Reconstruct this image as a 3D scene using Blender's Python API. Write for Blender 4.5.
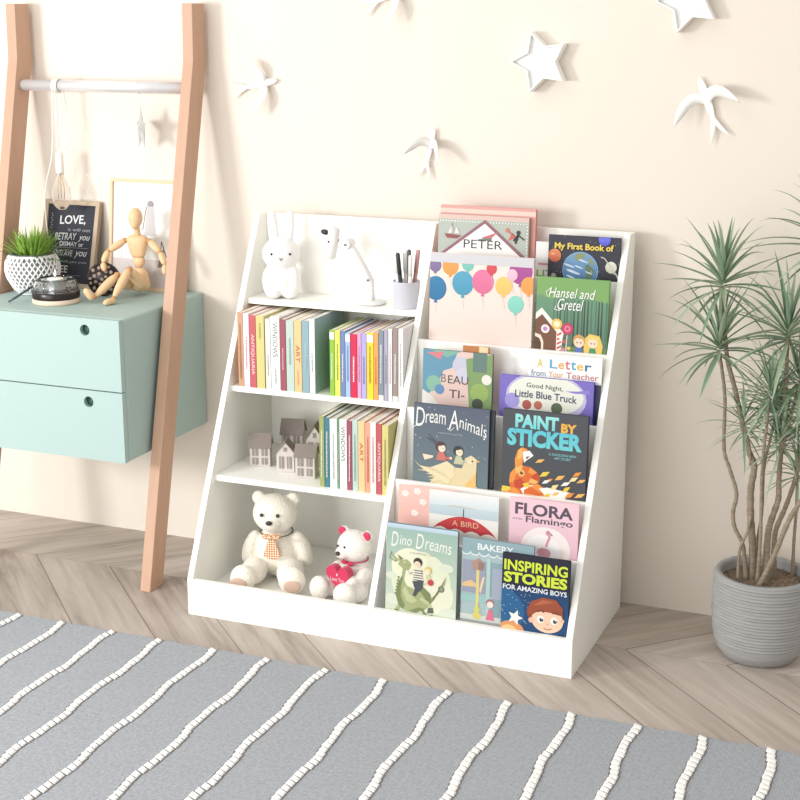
import bpy, bmesh, math, random
from mathutils import Vector, Matrix
from math import sin, cos, pi, radians
random.seed(7)
for o in list(bpy.data.objects): bpy.data.objects.remove(o)
SC = bpy.context.scene
COL = SC.collection

# ------------------------------------------------------------------ camera
cam_d = bpy.data.cameras.new('camera'); cam = bpy.data.objects.new('camera', cam_d); COL.objects.link(cam)
cam_d.sensor_width = 36; cam_d.lens = 36 * 1473.96 / 800; cam_d.clip_start = .05
yaw, pitch = -.3875, -.2568
cam.location = (1.7159, -3.3243, 1.3970)
fwd = Vector((sin(yaw) * cos(pitch), cos(yaw) * cos(pitch), sin(pitch)))
cam.rotation_euler = fwd.to_track_quat('-Z', 'Y').to_euler()
SC.camera = cam

# ------------------------------------------------------------------ light
W = bpy.data.worlds.new('world'); SC.world = W; W.use_nodes = True
W.node_tree.nodes['Background'].inputs[0].default_value = (1.0, .978, .945, 1)
W.node_tree.nodes['Background'].inputs[1].default_value = .80
def area(name, loc, target, size, power, col=(1, 1, 1), size_y=None):
    d = bpy.data.lights.new(name, 'AREA'); d.energy = power; d.color = col
    d.shape = 'RECTANGLE' if size_y else 'SQUARE'; d.size = size
    if size_y: d.size_y = size_y
    o = bpy.data.objects.new(name, d); COL.objects.link(o); o.location = loc
    o.rotation_euler = (Vector(target) - Vector(loc)).to_track_quat('-Z', 'Y').to_euler()
    return o
area('key_light', (-1.75, -2.9, 1.30), (-.25, 0, .95), .66, 64, (1, .99, .98))
area('overhead_fill', (-.6, -2.2, 3.2), (.1, -.3, .3), 1.8, 18, (1, .99, .97))  # added soft fill from above, no actual lamp there
area('front_fill', (-.5, -4.6, 1.0), (.3, 0, .45), 2.2, 64, (1, .99, .975))  # added fill from the camera side, brightens shelf fronts and cubbies
SC.view_settings.view_transform = 'Standard'; SC.view_settings.look = 'None'
SC.view_settings.gamma = 1; SC.view_settings.use_curve_mapping = False
SC.view_settings.exposure = 0.0

# ------------------------------------------------------------------ materials
def lin(c):
    r = []
    for v in c[:3]:
        v = v / 255
        r.append(v / 12.92 if v <= .04045 else ((v + .055) / 1.055) ** 2.4)
    return tuple(r)
MATS = {}
def mat(name, rgb, rough=.5, metal=0, var=.04, vscale=20, bump=0, bscale=60, spec=.4, sheen=0, stretch=None):
    if name in MATS: return MATS[name]
    m = bpy.data.materials.new(name); m.use_nodes = True; MATS[name] = m
    nt = m.node_tree; N = nt.nodes; L = nt.links; b = N['Principled BSDF']
    c = lin(rgb)
    tc = N.new('ShaderNodeTexCoord'); src = tc.outputs['Object']
    if stretch:
        mp = N.new('ShaderNodeMapping'); mp.inputs['Scale'].default_value = stretch
        L.new(src, mp.inputs[0]); src = mp.outputs[0]
    n = N.new('ShaderNodeTexNoise'); n.inputs['Scale'].default_value = vscale; n.inputs['Detail'].default_value = 4
    L.new(src, n.inputs['Vector'])
    mx = N.new('ShaderNodeMix'); mx.data_type = 'RGBA'
    mx.inputs[6].default_value = (*[max(0, v * (1 - var)) for v in c], 1)
    mx.inputs[7].default_value = (*[min(1, v * (1 + var)) for v in c], 1)
    L.new(n.outputs[0], mx.inputs[0]); L.new(mx.outputs[2], b.inputs['Base Color'])
    b.inputs['Roughness'].default_value = rough; b.inputs['Metallic'].default_value = metal
    b.inputs['Specular IOR Level'].default_value = spec
    if sheen: b.inputs['Sheen Weight'].default_value = sheen
    if bump:
        n2 = N.new('ShaderNodeTexNoise'); n2.inputs['Scale'].default_value = bscale; n2.inputs['Detail'].default_value = 3
        L.new(src, n2.inputs['Vector'])
        bp = N.new('ShaderNodeBump'); bp.inputs['Strength'].default_value = bump; bp.inputs['Distance'].default_value = .004
        L.new(n2.outputs[0], bp.inputs['Height']); L.new(bp.outputs[0], b.inputs['Normal'])
    return m
def print_mat():
    if 'print' in MATS: return MATS['print']
    m = bpy.data.materials.new('printed_ink'); m.use_nodes = True; MATS['print'] = m
    N = m.node_tree.nodes; L = m.node_tree.links
    a = N.new('ShaderNodeAttribute'); a.attribute_name = 'Col'
    L.new(a.outputs['Color'], N['Principled BSDF'].inputs['Base Color'])
    N['Principled BSDF'].inputs['Roughness'].default_value = .45
    N['Principled BSDF'].inputs['Specular IOR Level'].default_value = .3
    return m
def glass_mat():
    if 'glass' in MATS: return MATS['glass']
    m = bpy.data.materials.new('clear_glass'); m.use_nodes = True; MATS['glass'] = m
    b = m.node_tree.nodes['Principled BSDF']
    b.inputs['Transmission Weight'].default_value = 1; b.inputs['Roughness'].default_value = .02
    b.inputs['IOR'].default_value = 1.3; b.inputs['Base Color'].default_value = (.97, .98, .98, 1)
    return m
def bulb_mat():
    m = glass_mat().copy(); m.name = 'thin_bulb_glass'; m.node_tree.nodes['Principled BSDF'].inputs['IOR'].default_value = 1.06
    return m
def wood_floor():
    m = bpy.data.materials.new('chevron_oak'); m.use_nodes = True
    nt = m.node_tree; N = nt.nodes; L = nt.links; b = N['Principled BSDF']
    def M(op, a, c=None, d=None):
        n = N.new('ShaderNodeMath'); n.operation = op
        for i, v in enumerate((a, c, d)):
            if v is None: continue
            if isinstance(v, (int, float)): n.inputs[i].default_value = v
            else: L.new(v, n.inputs[i])
        return n.outputs[0]
    tc = N.new('ShaderNodeTexCoord'); sp = N.new('ShaderNodeSeparateXYZ'); L.new(tc.outputs['Object'], sp.inputs[0])
    x, y = sp.outputs[0], sp.outputs[1]
    yy = M('ADD', y, .267); P = .60
    d = M('PINGPONG', yy, P); colid = M('FLOOR', M('DIVIDE', yy, P))
    u = M('DIVIDE', M('SUBTRACT', M('SUBTRACT', x, d), 1.021), .2286)
    pid = M('FLOOR', u); fr = M('FRACT', u)
    seam = M('MINIMUM', fr, M('SUBTRACT', 1.0, fr))            # 0 at the joint
    seam = M('MULTIPLY', seam, .2286 * .7071)
    spine = M('MINIMUM', d, M('SUBTRACT', P, d))
    along = M('MULTIPLY', M('ADD', x, d), .7071); across = M('MULTIPLY', M('SUBTRACT', x, d), .7071)
    wn = N.new('ShaderNodeTexWhiteNoise'); wn.noise_dimensions = '2D'
    cb = N.new('ShaderNodeCombineXYZ'); L.new(pid, cb.inputs[0]); L.new(colid, cb.inputs[1]); L.new(cb.outputs[0], wn.inputs['Vector'])
    gv = N.new('ShaderNodeCombineXYZ'); L.new(M('MULTIPLY', along, 2.2), gv.inputs[0]); L.new(M('MULTIPLY', across, 26), gv.inputs[1])
    L.new(M('MULTIPLY', wn.outputs['Value'], 40), gv.inputs[2])
    g = N.new('ShaderNodeTexNoise'); g.inputs['Scale'].default_value = 1.6; g.inputs['Detail'].default_value = 7; g.inputs['Roughness'].default_value = .62
    g.inputs['Distortion'].default_value = .5
    L.new(gv.outputs[0], g.inputs['Vector'])
    gv2 = N.new('ShaderNodeCombineXYZ'); L.new(M('MULTIPLY', along, 1.4), gv2.inputs[0]); L.new(M('MULTIPLY', across, 5), gv2.inputs[1]); L.new(M('MULTIPLY', wn.outputs['Value'], 17), gv2.inputs[2])
    g2 = N.new('ShaderNodeTexNoise'); g2.inputs['Scale'].default_value = 1.5; g2.inputs['Detail'].default_value = 3
    L.new(gv2.outputs[0], g2.inputs['Vector'])
    f = M('ADD', M('MULTIPLY', g.outputs[0], .65), M('MULTIPLY', g2.outputs[0], .45))
    f = M('ADD', f, M('MULTIPLY', M('SUBTRACT', wn.outputs['Value'], .5), .22))
    cr = N.new('ShaderNodeValToRGB'); L.new(f, cr.inputs[0]); e = cr.color_ramp.elements
    e[0].position = .28; e[0].color = (*lin((134, 121, 111)), 1)
    e[1].position = .78; e[1].color = (*lin((206, 195, 186)), 1)
    k = e.new(.5); k.color = (*lin((178, 166, 156)), 1)
    s1 = M('LESS_THAN', seam, .0013); s2 = M('MULTIPLY', M('LESS_THAN', spine, .0008), .6)
    mx = N.new('ShaderNodeMix'); mx.data_type = 'RGBA'; L.new(M('MULTIPLY', M('MAXIMUM', s1, s2), .75), mx.inputs[0])
    L.new(cr.outputs[0], mx.inputs[6]); mx.inputs[7].default_value = (*lin((96, 78, 66)), 1)
    L.new(mx.outputs[2], b.inputs['Base Color']); b.inputs['Roughness'].default_value = .5; b.inputs['Specular IOR Level'].default_value = .35
    bp = N.new('ShaderNodeBump'); bp.inputs['Strength'].default_value = .25; bp.inputs['Distance'].default_value = .002
    L.new(g.outputs[0], bp.inputs['Height']); L.new(bp.outputs[0], b.inputs['Normal'])
    return m
def rug_mat():
    m = bpy.data.materials.new('woven_grey'); m.use_nodes = True
    N = m.node_tree.nodes; L = m.node_tree.links; b = N['Principled BSDF']
    tc = N.new('ShaderNodeTexCoord')
    w1 = N.new('ShaderNodeTexWave'); w1.bands_direction = 'Y'; w1.inputs['Scale'].default_value = 110; w1.inputs['Distortion'].default_value = 1.5
    w2 = N.new('ShaderNodeTexWave'); w2.bands_direction = 'X'; w2.inputs['Scale'].default_value = 60; w2.inputs['Distortion'].default_value = 1.0
    n = N.new('ShaderNodeTexNoise'); n.inputs['Scale'].default_value = 130; n.inputs['Detail'].default_value = 4
    for q in (w1, w2, n): L.new(tc.outputs['Object'], q.inputs['Vector'])
    a = N.new('ShaderNodeMath'); a.operation = 'ADD'; L.new(w1.outputs['Fac'], a.inputs[0]); L.new(w2.outputs['Fac'], a.inputs[1])
    a2 = N.new('ShaderNodeMath'); a2.operation = 'MULTIPLY'; L.new(a.outputs[0], a2.inputs[0]); a2.inputs[1].default_value = .25
    a3 = N.new('ShaderNodeMath'); a3.operation = 'ADD'; L.new(a2.outputs[0], a3.inputs[0]); L.new(n.outputs[0], a3.inputs[1])
    cr = N.new('ShaderNodeValToRGB'); L.new(a3.outputs[0], cr.inputs[0])
    cr.color_ramp.elements[0].position = .35; cr.color_ramp.elements[0].color = (*lin((146, 150, 156)), 1)
    cr.color_ramp.elements[1].position = 1.1 if False else 1; cr.color_ramp.elements[1].color = (*lin((176, 180, 186)), 1)
    L.new(cr.outputs[0], b.inputs['Base Color']); b.inputs['Roughness'].default_value = .95; b.inputs['Specular IOR Level'].default_value = .1
    bp = N.new('ShaderNodeBump'); bp.inputs['Strength'].default_value = .4; bp.inputs['Distance'].default_value = .002
    L.new(a3.outputs[0], bp.inputs['Height']); L.new(bp.outputs[0], b.inputs['Normal'])
    return m

# ------------------------------------------------------------------ mesh building
class MB:
    def __init__(s): s.v = []; s.f = []; s.mi = []; s.mats = []; s.sm = []
    def m(s, material):
        if material not in s.mats: s.mats.append(material)
        return s.mats.index(material)
    def add(s, vs, fs, material=None, smooth=False):
        o = len(s.v); s.v += [tuple(v) for v in vs]; k = s.m(material) if material else 0
        for f in fs: s.f.append([i + o for i in f]); s.mi.append(k); s.sm.append(smooth)
    def box(s, a, b, material=None):
        x0, y0, z0 = a; x1, y1, z1 = b
        s.add([(x0, y0, z0), (x1, y0, z0), (x1, y1, z0), (x0, y1, z0), (x0, y0, z1), (x1, y0, z1), (x1, y1, z1), (x0, y1, z1)],
              [(0, 3, 2, 1), (4, 5, 6, 7), (0, 1, 5, 4), (1, 2, 6, 5), (2, 3, 7, 6), (3, 0, 4, 7)], material)
    def prism(s, poly, axis, a, b, material=None):
        # poly: 2D outline; axis: direction of extrusion between a and b
        def p(q, t):
            if axis == 'x': return (t, q[0], q[1])
            if axis == 'y': return (q[0], t, q[1])
            return (q[0], q[1], t)
        n = len(poly); vs = [p(q, a) for q in poly] + [p(q, b) for q in poly]
        s.add(vs, [list(range(n))[::-1], list(range(n, 2 * n))] + [(i, (i + 1) % n, n + (i + 1) % n, n + i) for i in range(n)], material)
    def tube(s, path, rad, n=10, material=None, cap=True, closed=False):
        path = [Vector(p) for p in path]; k = len(path)
        rad = [rad] * k if isinstance(rad, (int, float)) else rad
        vs = []; up = None
        for i, p in enumerate(path):
            if closed: t = path[(i + 1) % k] - path[i - 1]
            else: t = path[min(i + 1, k - 1)] - path[max(i - 1, 0)]
            t.normalize()
            if up is None:
                up = Vector((0, 0, 1)) if abs(t.z) < .9 else Vector((1, 0, 0))
            up = (up - t * up.dot(t)).normalized(); sd = t.cross(up)
            for j in range(n):
                a = 2 * pi * j / n
                vs.append(p + (up * cos(a) + sd * sin(a)) * rad[i])
        fs = []
        for i in range(k if closed else k - 1):
            for j in range(n):
                i2 = (i + 1) % k
                fs.append((i * n + j, i * n + (j + 1) % n, i2 * n + (j + 1) % n, i2 * n + j))
        if cap and not closed: fs += [list(range(n))[::-1], list(range((k - 1) * n, k * n))]
        s.add(vs, fs, material, True)
    def lathe(s, prof, c=(0, 0, 0), n=32, material=None):
        vs = []; fs = []; k = len(prof)
        for r, z in prof:
            for j in range(n):
                a = 2 * pi * j / n; vs.append((c[0] + r * cos(a), c[1] + r * sin(a), c[2] + z))
        for i in range(k - 1):
            for j in range(n): fs.append((i * n + j, i * n + (j + 1) % n, (i + 1) * n + (j + 1) % n, (i + 1) * n + j))
        if prof[0][0] > 1e-6: fs.append(list(range(n))[::-1])
        if prof[-1][0] > 1e-6: fs.append(list(range((k - 1) * n, k * n)))
        s.add(vs, fs, material, True)
    def ell(s, c, r, rot=None, seg=20, rings=12, material=None):
        vs = []; fs = []
        R = rot or Matrix.Identity(3)
        for i in range(rings + 1):
            t = pi * i / rings
            for j in range(seg):
                a = 2 * pi * j / seg
                vs.append(Vector(c) + R @ Vector((r[0] * sin(t) * cos(a), r[1] * sin(t) * sin(a), r[2] * cos(t))))
        for i in range(rings):
            for j in range(seg): fs.append((i * seg + j, (i + 1) * seg + j, (i + 1) * seg + (j + 1) % seg, i * seg + (j + 1) % seg))
        s.add(vs, fs, material, True)
    def build(s, name, material=None, parent=None, bevel=0, bseg=2, loc=None, rot=None):
        me = bpy.data.meshes.new(name); me.from_pydata(s.v, [], s.f)
        if s.mats:
            for m_ in s.mats: me.materials.append(m_)
            me.polygons.foreach_set('material_index', s.mi)
        elif material: me.materials.append(material)
        me.polygons.foreach_set('use_smooth', s.sm)
        bm = bmesh.new(); bm.from_mesh(me); bmesh.ops.remove_doubles(bm, verts=bm.verts, dist=1e-6)
        bmesh.ops.recalc_face_normals(bm, faces=bm.faces); bm.to_mesh(me); bm.free()
        o = bpy.data.objects.new(name, me); COL.objects.link(o)
        if parent: o.parent = parent
        if loc: o.location = loc
        if rot: o.rotation_euler = rot
        if bevel:
            b = o.modifiers.new('bevel', 'BEVEL'); b.width = bevel; b.segments = bseg; b.limit_method = 'ANGLE'; b.angle_limit = radians(40)
        return o
def tag(o, label, cat, group=None, kind=None):
    if label: o['label'] = label
    if cat: o['category'] = cat
    if group: o['group'] = group
    if kind: o['kind'] = kind
    return o
def thing(name, loc, label, cat, group=None, rot=(0, 0, 0)):
    o = bpy.data.objects.new(name, None); COL.objects.link(o); o.location = loc; o.rotation_euler = rot
    o.empty_display_size = .05
    return tag(o, label, cat, group)
def boxpart(name, a, b, m_, parent, bevel=.001):
    q = MB(); q.box(a, b); return q.build(name, m_, parent, bevel)
def blob(name, ells, m_, parent, voxel=.0035, smooth=6):
    q = MB()
    for e in ells: q.ell(*e[:2], rot=e[2] if len(e) > 2 else None)
    o = q.build(name, m_, parent)
    r = o.modifiers.new('union', 'REMESH'); r.mode = 'VOXEL'; r.voxel_size = voxel; r.use_smooth_shade = True
    sm = o.modifiers.new('smooth', 'SMOOTH'); sm.factor = .5; sm.iterations = smooth
    return o
def catmull(pts, n=8):
    pts = [Vector(p) for p in pts]; out = []
    P = [pts[0] * 2 - pts[1]] + pts + [pts[-1] * 2 - pts[-2]]
    for i in range(1, len(P) - 2):
        for k in range(n):
            t = k / n; a, b, c, d = P[i - 1:i + 3]
            out.append(.5 * ((2 * b) + (c - a) * t + (2 * a - 5 * b + 4 * c - d) * t * t + (3 * b - a - 3 * c + d) * t ** 3))
    out.append(pts[-1]); return out

# ------------------------------------------------------------------ flat printed artwork (covers, boards)
TXT = {}
def text_polys(body, bold=0.0, shear=0):
    k = (body, bold, shear)
    if k in TXT: return TXT[k]
    cu = bpy.data.curves.new('t', 'FONT'); cu.body = body; cu.resolution_u = 3; cu.offset = bold; cu.shear = shear
    ob = bpy.data.objects.new('t', cu); COL.objects.link(ob)
    dg = bpy.context.evaluated_depsgraph_get(); dg.update()
    me = bpy.data.meshes.new_from_object(ob.evaluated_get(dg))
    v = [(p.co.x, p.co.y) for p in me.vertices]; polys = [[v[i] for i in p.vertices] for p in me.polygons]
    bpy.data.objects.remove(ob); bpy.data.curves.remove(cu); bpy.data.meshes.remove(me)
    xs = [p[0] for p in v]; ys = [p[1] for p in v]
    x0, x1, y0, y1 = min(xs), max(xs), min(ys), max(ys)
    TXT[k] = [[((x - x0) / (x1 - x0), (y - y0) / (y1 - y0)) for x, y in p] for p in polys]
    return TXT[k]
def clip(poly, x0, y0, x1, y1):
    def cl(P, ins, cut):
        out = []
        for i in range(len(P)):
            a, b = P[i - 1], P[i]
            if ins(b):
                if not ins(a): out.append(cut(a, b))
                out.append(b)
            elif ins(a): out.append(cut(a, b))
        return out
    def cx(x): return lambda a, b: (x, a[1] + (b[1] - a[1]) * (x - a[0]) / (b[0] - a[0]))
    def cy(y): return lambda a, b: (a[0] + (b[0] - a[0]) * (y - a[1]) / (b[1] - a[1]), y)
    for ins, cut in ((lambda p: p[0] >= x0, cx(x0)), (lambda p: p[0] <= x1, cx(x1)), (lambda p: p[1] >= y0, cy(y0)), (lambda p: p[1] <= y1, cy(y1))):
        poly = cl(poly, ins, cut)
        if len(poly) < 3: return []
    return poly
def ink(c, k=.14):
    g = sum(c) / 3; return tuple((v * (1 - k) + (g * .8 + 40) * k) * .95 for v in c)
class Art:
    """artwork in a unit rectangle (0..1, 0..1) printed on a w x h panel"""
    def __init__(s, w, h): s.w, s.h = w, h; s.P = []; s.z = 0
    def poly(s, pts, c, c2=None, v0=0, v1=1):
        pts = clip(list(pts), 0, 0, 1, 1)
        if not pts: return
        s.z += 1; s.P.append((pts, c, c2, v0, v1, s.z))
    def rect(s, x0, y0, x1, y1, c, c2=None):
        if c2 is None: s.poly([(x0, y0), (x1, y0), (x1, y1), (x0, y1)], c)
        else: s.poly([(x0, y0), (x1, y0), (x1, y1), (x0, y1)], c, c2, y0, y1)
    def circ(s, x, y, r, c, ry=None, c2=None, n=26, a0=0, a1=2 * pi, rot=0):
        # r is a fraction of the width; ry likewise
        ry = (r if ry is None else ry)
        k = s.w / s.h; full = abs(a1 - a0 - 2 * pi) < 1e-6
        pts = []
        for i in range(n if full else n + 1):
            a = a0 + (a1 - a0) * i / n
            px, py = r * cos(a), ry * sin(a)
            pts.append((x + px * cos(rot) - py * sin(rot), y + (px * sin(rot) + py * cos(rot)) * k))
        s.poly(pts, c, c2, y - ry * k, y + ry * k)
    def line(s, pts, t, c):
        k = s.w / s.h
        for (x0, y0), (x1, y1) in zip(pts, pts[1:]):
            dx, dy = x1 - x0, (y1 - y0) / k; l = math.hypot(dx, dy) or 1; nx, ny = -dy / l * t / 2, dx / l * t / 2
            s.poly([(x0 + nx, y0 + ny * k), (x0 - nx, y0 - ny * k), (x1 - nx, y1 - ny * k), (x1 + nx, y1 + ny * k)], c); s.z -= 1
        s.z += 1
    def text(s, body, x0, y0, x1, y1, c, bold=0, shear=0, arc=0, tilt=0, c2=None):
        s.z += 1
        for p in text_polys(body, bold, shear):
            q = [(x0 + u * (x1 - x0), y0 + v * (y1 - y0) + arc * (1 - (2 * u - 1) ** 2) + tilt * u) for u, v in p]
            s.P.append((q, c, c2, y0, y1, s.z))
    def build(s, name, parent, eps=.00006, loc=(0, 0, 0), rot=None, plane='xz'):
        vs = []; fs = []; cols = []
        for pts, c, c2, v0, v1, z in s.P:
            o = len(vs)
            for u, v in pts:
                d = -eps * z - .0002
                vs.append(((u * s.w, d, v * s.h) if plane == 'xz' else (u * s.w, v * s.h, -d)))
                a = lin(ink(c))
                if c2:
                    t = min(1, max(0, (v - v0) / max(1e-6, v1 - v0))); b = lin(ink(c2)); a = tuple(a[i] * (1 - t) + b[i] * t for i in range(3))
                cols.append((*a, 1))
            fs.append(list(range(o, o + len(pts))))
        me = bpy.data.meshes.new(name); me.from_pydata(vs, [], fs)
        at = me.color_attributes.new('Col', 'FLOAT_COLOR', 'POINT')
        at.data.foreach_set('color', [x for c in cols for x in c])
        me.materials.append(print_mat())
        o = bpy.data.objects.new(name, me); COL.objects.link(o); o.parent = parent; o.location = loc
        if rot: o.rotation_euler = rot
        return o

# ------------------------------------------------------------------ setting
M_WALL = mat('cream_wall_paint', (228, 219, 208), .85, var=.012, vscale=3, bump=.05, bscale=200, spec=.2)
q = MB(); q.box((-3.2, 0, -.02), (3.4, .12, 2.8)); tag(q.build('wall_back', M_WALL), 'plain cream painted wall behind the furniture', None, kind='structure')
q = MB(); q.box((-3.2, -5, -.05), (3.4, .0, 0)); tag(q.build('floor', wood_floor()), 'greige oak floor laid in a wide chevron', None, kind='structure')

# ------------------------------------------------------------------ bookshelf
G, D, H, ZK, DT = .0326, .4327, .9156, .0895, .0440
SL = (D - DT) / (H - ZK)
def ly(z): return -G - D + SL * (z - ZK)
WH = mat('white_lacquer', (250, 249, 243), .42, var=.006, spec=.4)
shelf = thing('bookshelf', (0.475, -.24, 0), 'large white sloping bookshelf with cubbies at left and tiered book display at right', 'bookshelf')
SO = Vector((0.475, -.24, 0))
def sp_(o): o.location = -SO; return o
prof = [(-G, 0), (-G, H), (-G - DT, H), (-G - D, ZK + .0001), (-G - D + .0142, ZK + .0001), (-G - D + .0142, 0)]
for x0, x1, nm in ((0, .015, 'side_panel'), (.935, .95, 'side_panel')):
    q = MB(); q.prism(prof, 'x', x0, x1); sp_(q.build(nm, WH, shelf, .0012))
prof2 = [(-G - .005, .03), (-G - .005, H - .001), (-G - DT, H - .001), (ly(.0895) + .003, ZK), (ly(.0895) + .01, .03)]
q = MB(); q.prism(prof2, 'x', .468, .483); sp_(q.build('divider_panel', WH, shelf, .0012))
sp_(boxpart('back_panel', (.0152, -G - .006, .045), (.9348, -G, H - .0005), WH, shelf, .0005))
sp_(boxpart('base_board', (0, -G - D, 0), (.95, -G - D + .014, ZK), WH, shelf))
sp_(boxpart('cubby_floor', (.0152, -G - D + .0145, .030), (.4678, -G - .0065, .046), WH, shelf, .0005))
SHZ = [.718, .517, .316]
for z in SHZ: sp_(boxpart('shelf_board', (.0152, ly(z) + .016, z - .014), (.4678, -G - .0065, z), WH, shelf))
LIP = [.812, .660, .513, .359, .240, .0895]
for k, z in enumerate(LIP):
    yb = -G - .0065 if k == 0 else ly(LIP[k - 1]) + .004
    sp_(boxpart('pocket_floor', (.4832, ly(z) + .0145, z - .030), (.9348, yb - .0003, z - .020), WH, shelf, .0005))
    if k < 5: sp_(boxpart('pocket_panel', (.4832, ly(z) + .004, LIP[k + 1] - .030), (.9348, ly(z) + .0142, z), WH, shelf))

# ------------------------------------------------------------------ shelved books
PAGES = mat('page_edges', (236, 230, 218), .8, var=.06, vscale=400, stretch=(1, 40, .02))
def soft(c, k=.16):
    g = sum(c) / 3
    return tuple(int(round(v * (1 - k) + (g * .5 + 120) * k)) for v in c)
def spine_book(x0, x1, yf, z0, h, depth, spine, cover=None, title=None, tcol=(255, 255, 255), marks=None, label='', group=None, bands=None):
    w = x1 - x0; cover = cover or spine
    r = thing('book', ((x0 + x1) / 2, yf, z0), label, 'book', group)
    cm = mat('cover_%d_%d_%d' % tuple(cover), cover, .5, var=.03)
    sm = mat('cover_%d_%d_%d' % tuple(spine), spine, .5, var=.03)
    q = MB(); t = .0010; a = -w / 2 + .0003; b = w / 2 - .0003
    q.box((a, .001, 0), (a + t, depth, h), cm); q.box((b - t, .001, 0), (b, depth, h), cm); q.box((a, 0, 0), (b, .0016, h), sm)
    q.build('cover', None, r, .0004, 1)
    if b - a > 2 * t + .001: boxpart('pages', (a + t + .0001, .0022, .003), (b - t - .0001, depth - .003, h - .0012), PAGES, r, 0)
    art = Art(w - .0006, h)
    for (v0, v1, c) in (bands or []):
        ba = Art(w - .0006, h); ba.rect(0, v0, 1, v1, c); ba.build('spine_band', r, loc=(a, 0, 0))
    art.z = 2
    if title:
        # letters run down the spine
        art.z += 1
        v0, v1 = title[1], title[2]
        for p in text_polys(title[0], .01):
            art.P.append(([(.22 + v * .56, v1 - u * (v1 - v0)) for u, v in p], tcol, None, 0, 1, art.z))
    if marks:
        for (v0, v1, c) in marks:
            v = v1
            rr = random.Random(int(x0 * 1e5))
            while v > v0:
                l = rr.uniform(.006, .022); art.rect(.40, v - l, .60, v, c); v -= l + .006
    if art.P: art.build('spine_print', r, loc=(a, 0, 0))
    return r
GA = 'upright books on the second shelf, left run'; GB = 'upright books on the second shelf, right run'; GC = 'upright books on the third shelf'
ANT = ('ANTIQUARIA', .18, .74)
A2 = [(.035, .0505, .700, (196, 140, 104), None, None, None, [(.1, .85, (150, 96, 70))], 'brown-orange book with speckled spine, first at the left on the second shelf'),
 (.0508, .0664, .699, (243, 232, 236), None, None, None, [(.25, .7, (190, 110, 120))], 'slim white book with pink spine marks, second from left on the second shelf'),
 (.0668, .0845, .696, (192, 72, 80), None, ANT, (245, 215, 210), None, 'red book reading ANTIQUARIA on the second shelf'),
 (.085, .1075, .696, (205, 193, 112), None, None, None, [(.7, .9, (170, 158, 85))], 'plain mustard yellow book right of the red book on the second shelf'),
 (.110, .1235, .690, (226, 224, 215), None, None, None, [(.2, .5, (130, 140, 120))], 'narrow pale grey book beside the mustard one on the second shelf'),
 (.1245, .1488, .697, (240, 241, 236), None, ('WINDOWS', .45, .92), (120, 130, 125), [(.1, .3, (150, 180, 160))], 'wide white book reading WINDOWS on the second shelf'),
 (.149, .1648, .692, (150, 62, 78), None, None, None, [(.3, .6, (225, 180, 185))], 'maroon book right of the wide white one on the second shelf'),
 (.1655, .1862, .691, (178, 200, 190), None, None, None, [(.4, .75, (140, 165, 155))], 'pale sage book between the maroon and orange ones on the second shelf'),
 (.1867, .2066, .692, (236, 186, 122), None, ('ART', .42, .66), (190, 110, 70), [(.1, .3, (220, 150, 100))], 'light orange book reading ART on the second shelf'),
 (.2072, .2262, .693, (124, 162, 172), None, None, None, [(.35, .7, (170, 200, 205))], 'blue-grey book right of the orange one on the second shelf'),
 (.2268, .2415, .699, (238, 242, 240), (146, 172, 184), None, None, [(.3, .55, (110, 130, 130))], 'tall book with white spine and teal cover ending the left run')]
B2 = [(.279, .2915, .676, (138, 186, 62), 'bright green book starting the right run on the second shelf'),
 (.2922, .3065, .676, (218, 226, 100), 'lime yellow book next to the bright green one'),
 (.307, .3192, .676, (112, 128, 178), 'slate blue book right of the lime yellow one'),
 (.3197, .3322, .673, (158, 188, 226), 'sky blue book left of the crimson one'),
 (.3328, .3497, .671, (205, 36, 76), 'crimson book with white spine lettering'),
 (.3503, .3602, .675, (226, 160, 196), 'pink book right of the crimson one'),
 (.3608, .3737, .675, (170, 166, 218), 'lavender book left of the bright yellow one'),
 (.3743, .3915, .677, (240, 206, 48), 'bright yellow book in the right run'),
 (.392, .4037, .679, (244, 162, 86), 'thin orange book right of the bright yellow one'),
 (.4042, .4177, .685, (128, 138, 152), 'dark grey book right of the thin orange one'),
 (.4183, .4282, .687, (168, 164, 182), 'grey-lavender book in the right run'),
 (.429, .4388, .690, (232, 230, 228), 'narrow off-white book left of the taupe one'),
 (.4395, .4537, .694, (150, 134, 128), 'taupe book near the divider on the second shelf'),
 (.4545, .4665, .693, (242, 242, 240), 'white book against the divider on the second shelf')]
for x0, x1, zt, c, cov, ti, tc_, mk, lb in A2:
    spine_book(x0, x1, -.246, .517, zt - .517, .165, soft(c), soft(cov) if cov else None, ti, tc_ or (255, 255, 255), mk, lb, GA)
for i, (x0, x1, zt, c, lb) in enumerate(B2):
    dark = sum(c) < 480; mc = (245, 245, 245) if dark or c[0] > 200 and c[1] < 60 else tuple(int(v * .6) for v in c)
    bands = [(.86, .97, (250, 250, 250))] if i in (0, 3, 7) else ([(0, .08, (230, 230, 230))] if i in (9, 12) else None)
    spine_book(x0, x1, -.244, .517, zt - .517, .17, c, None, None, mc, [(.25, .8 if i % 2 else .65, mc)], lb, GB, bands)
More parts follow.
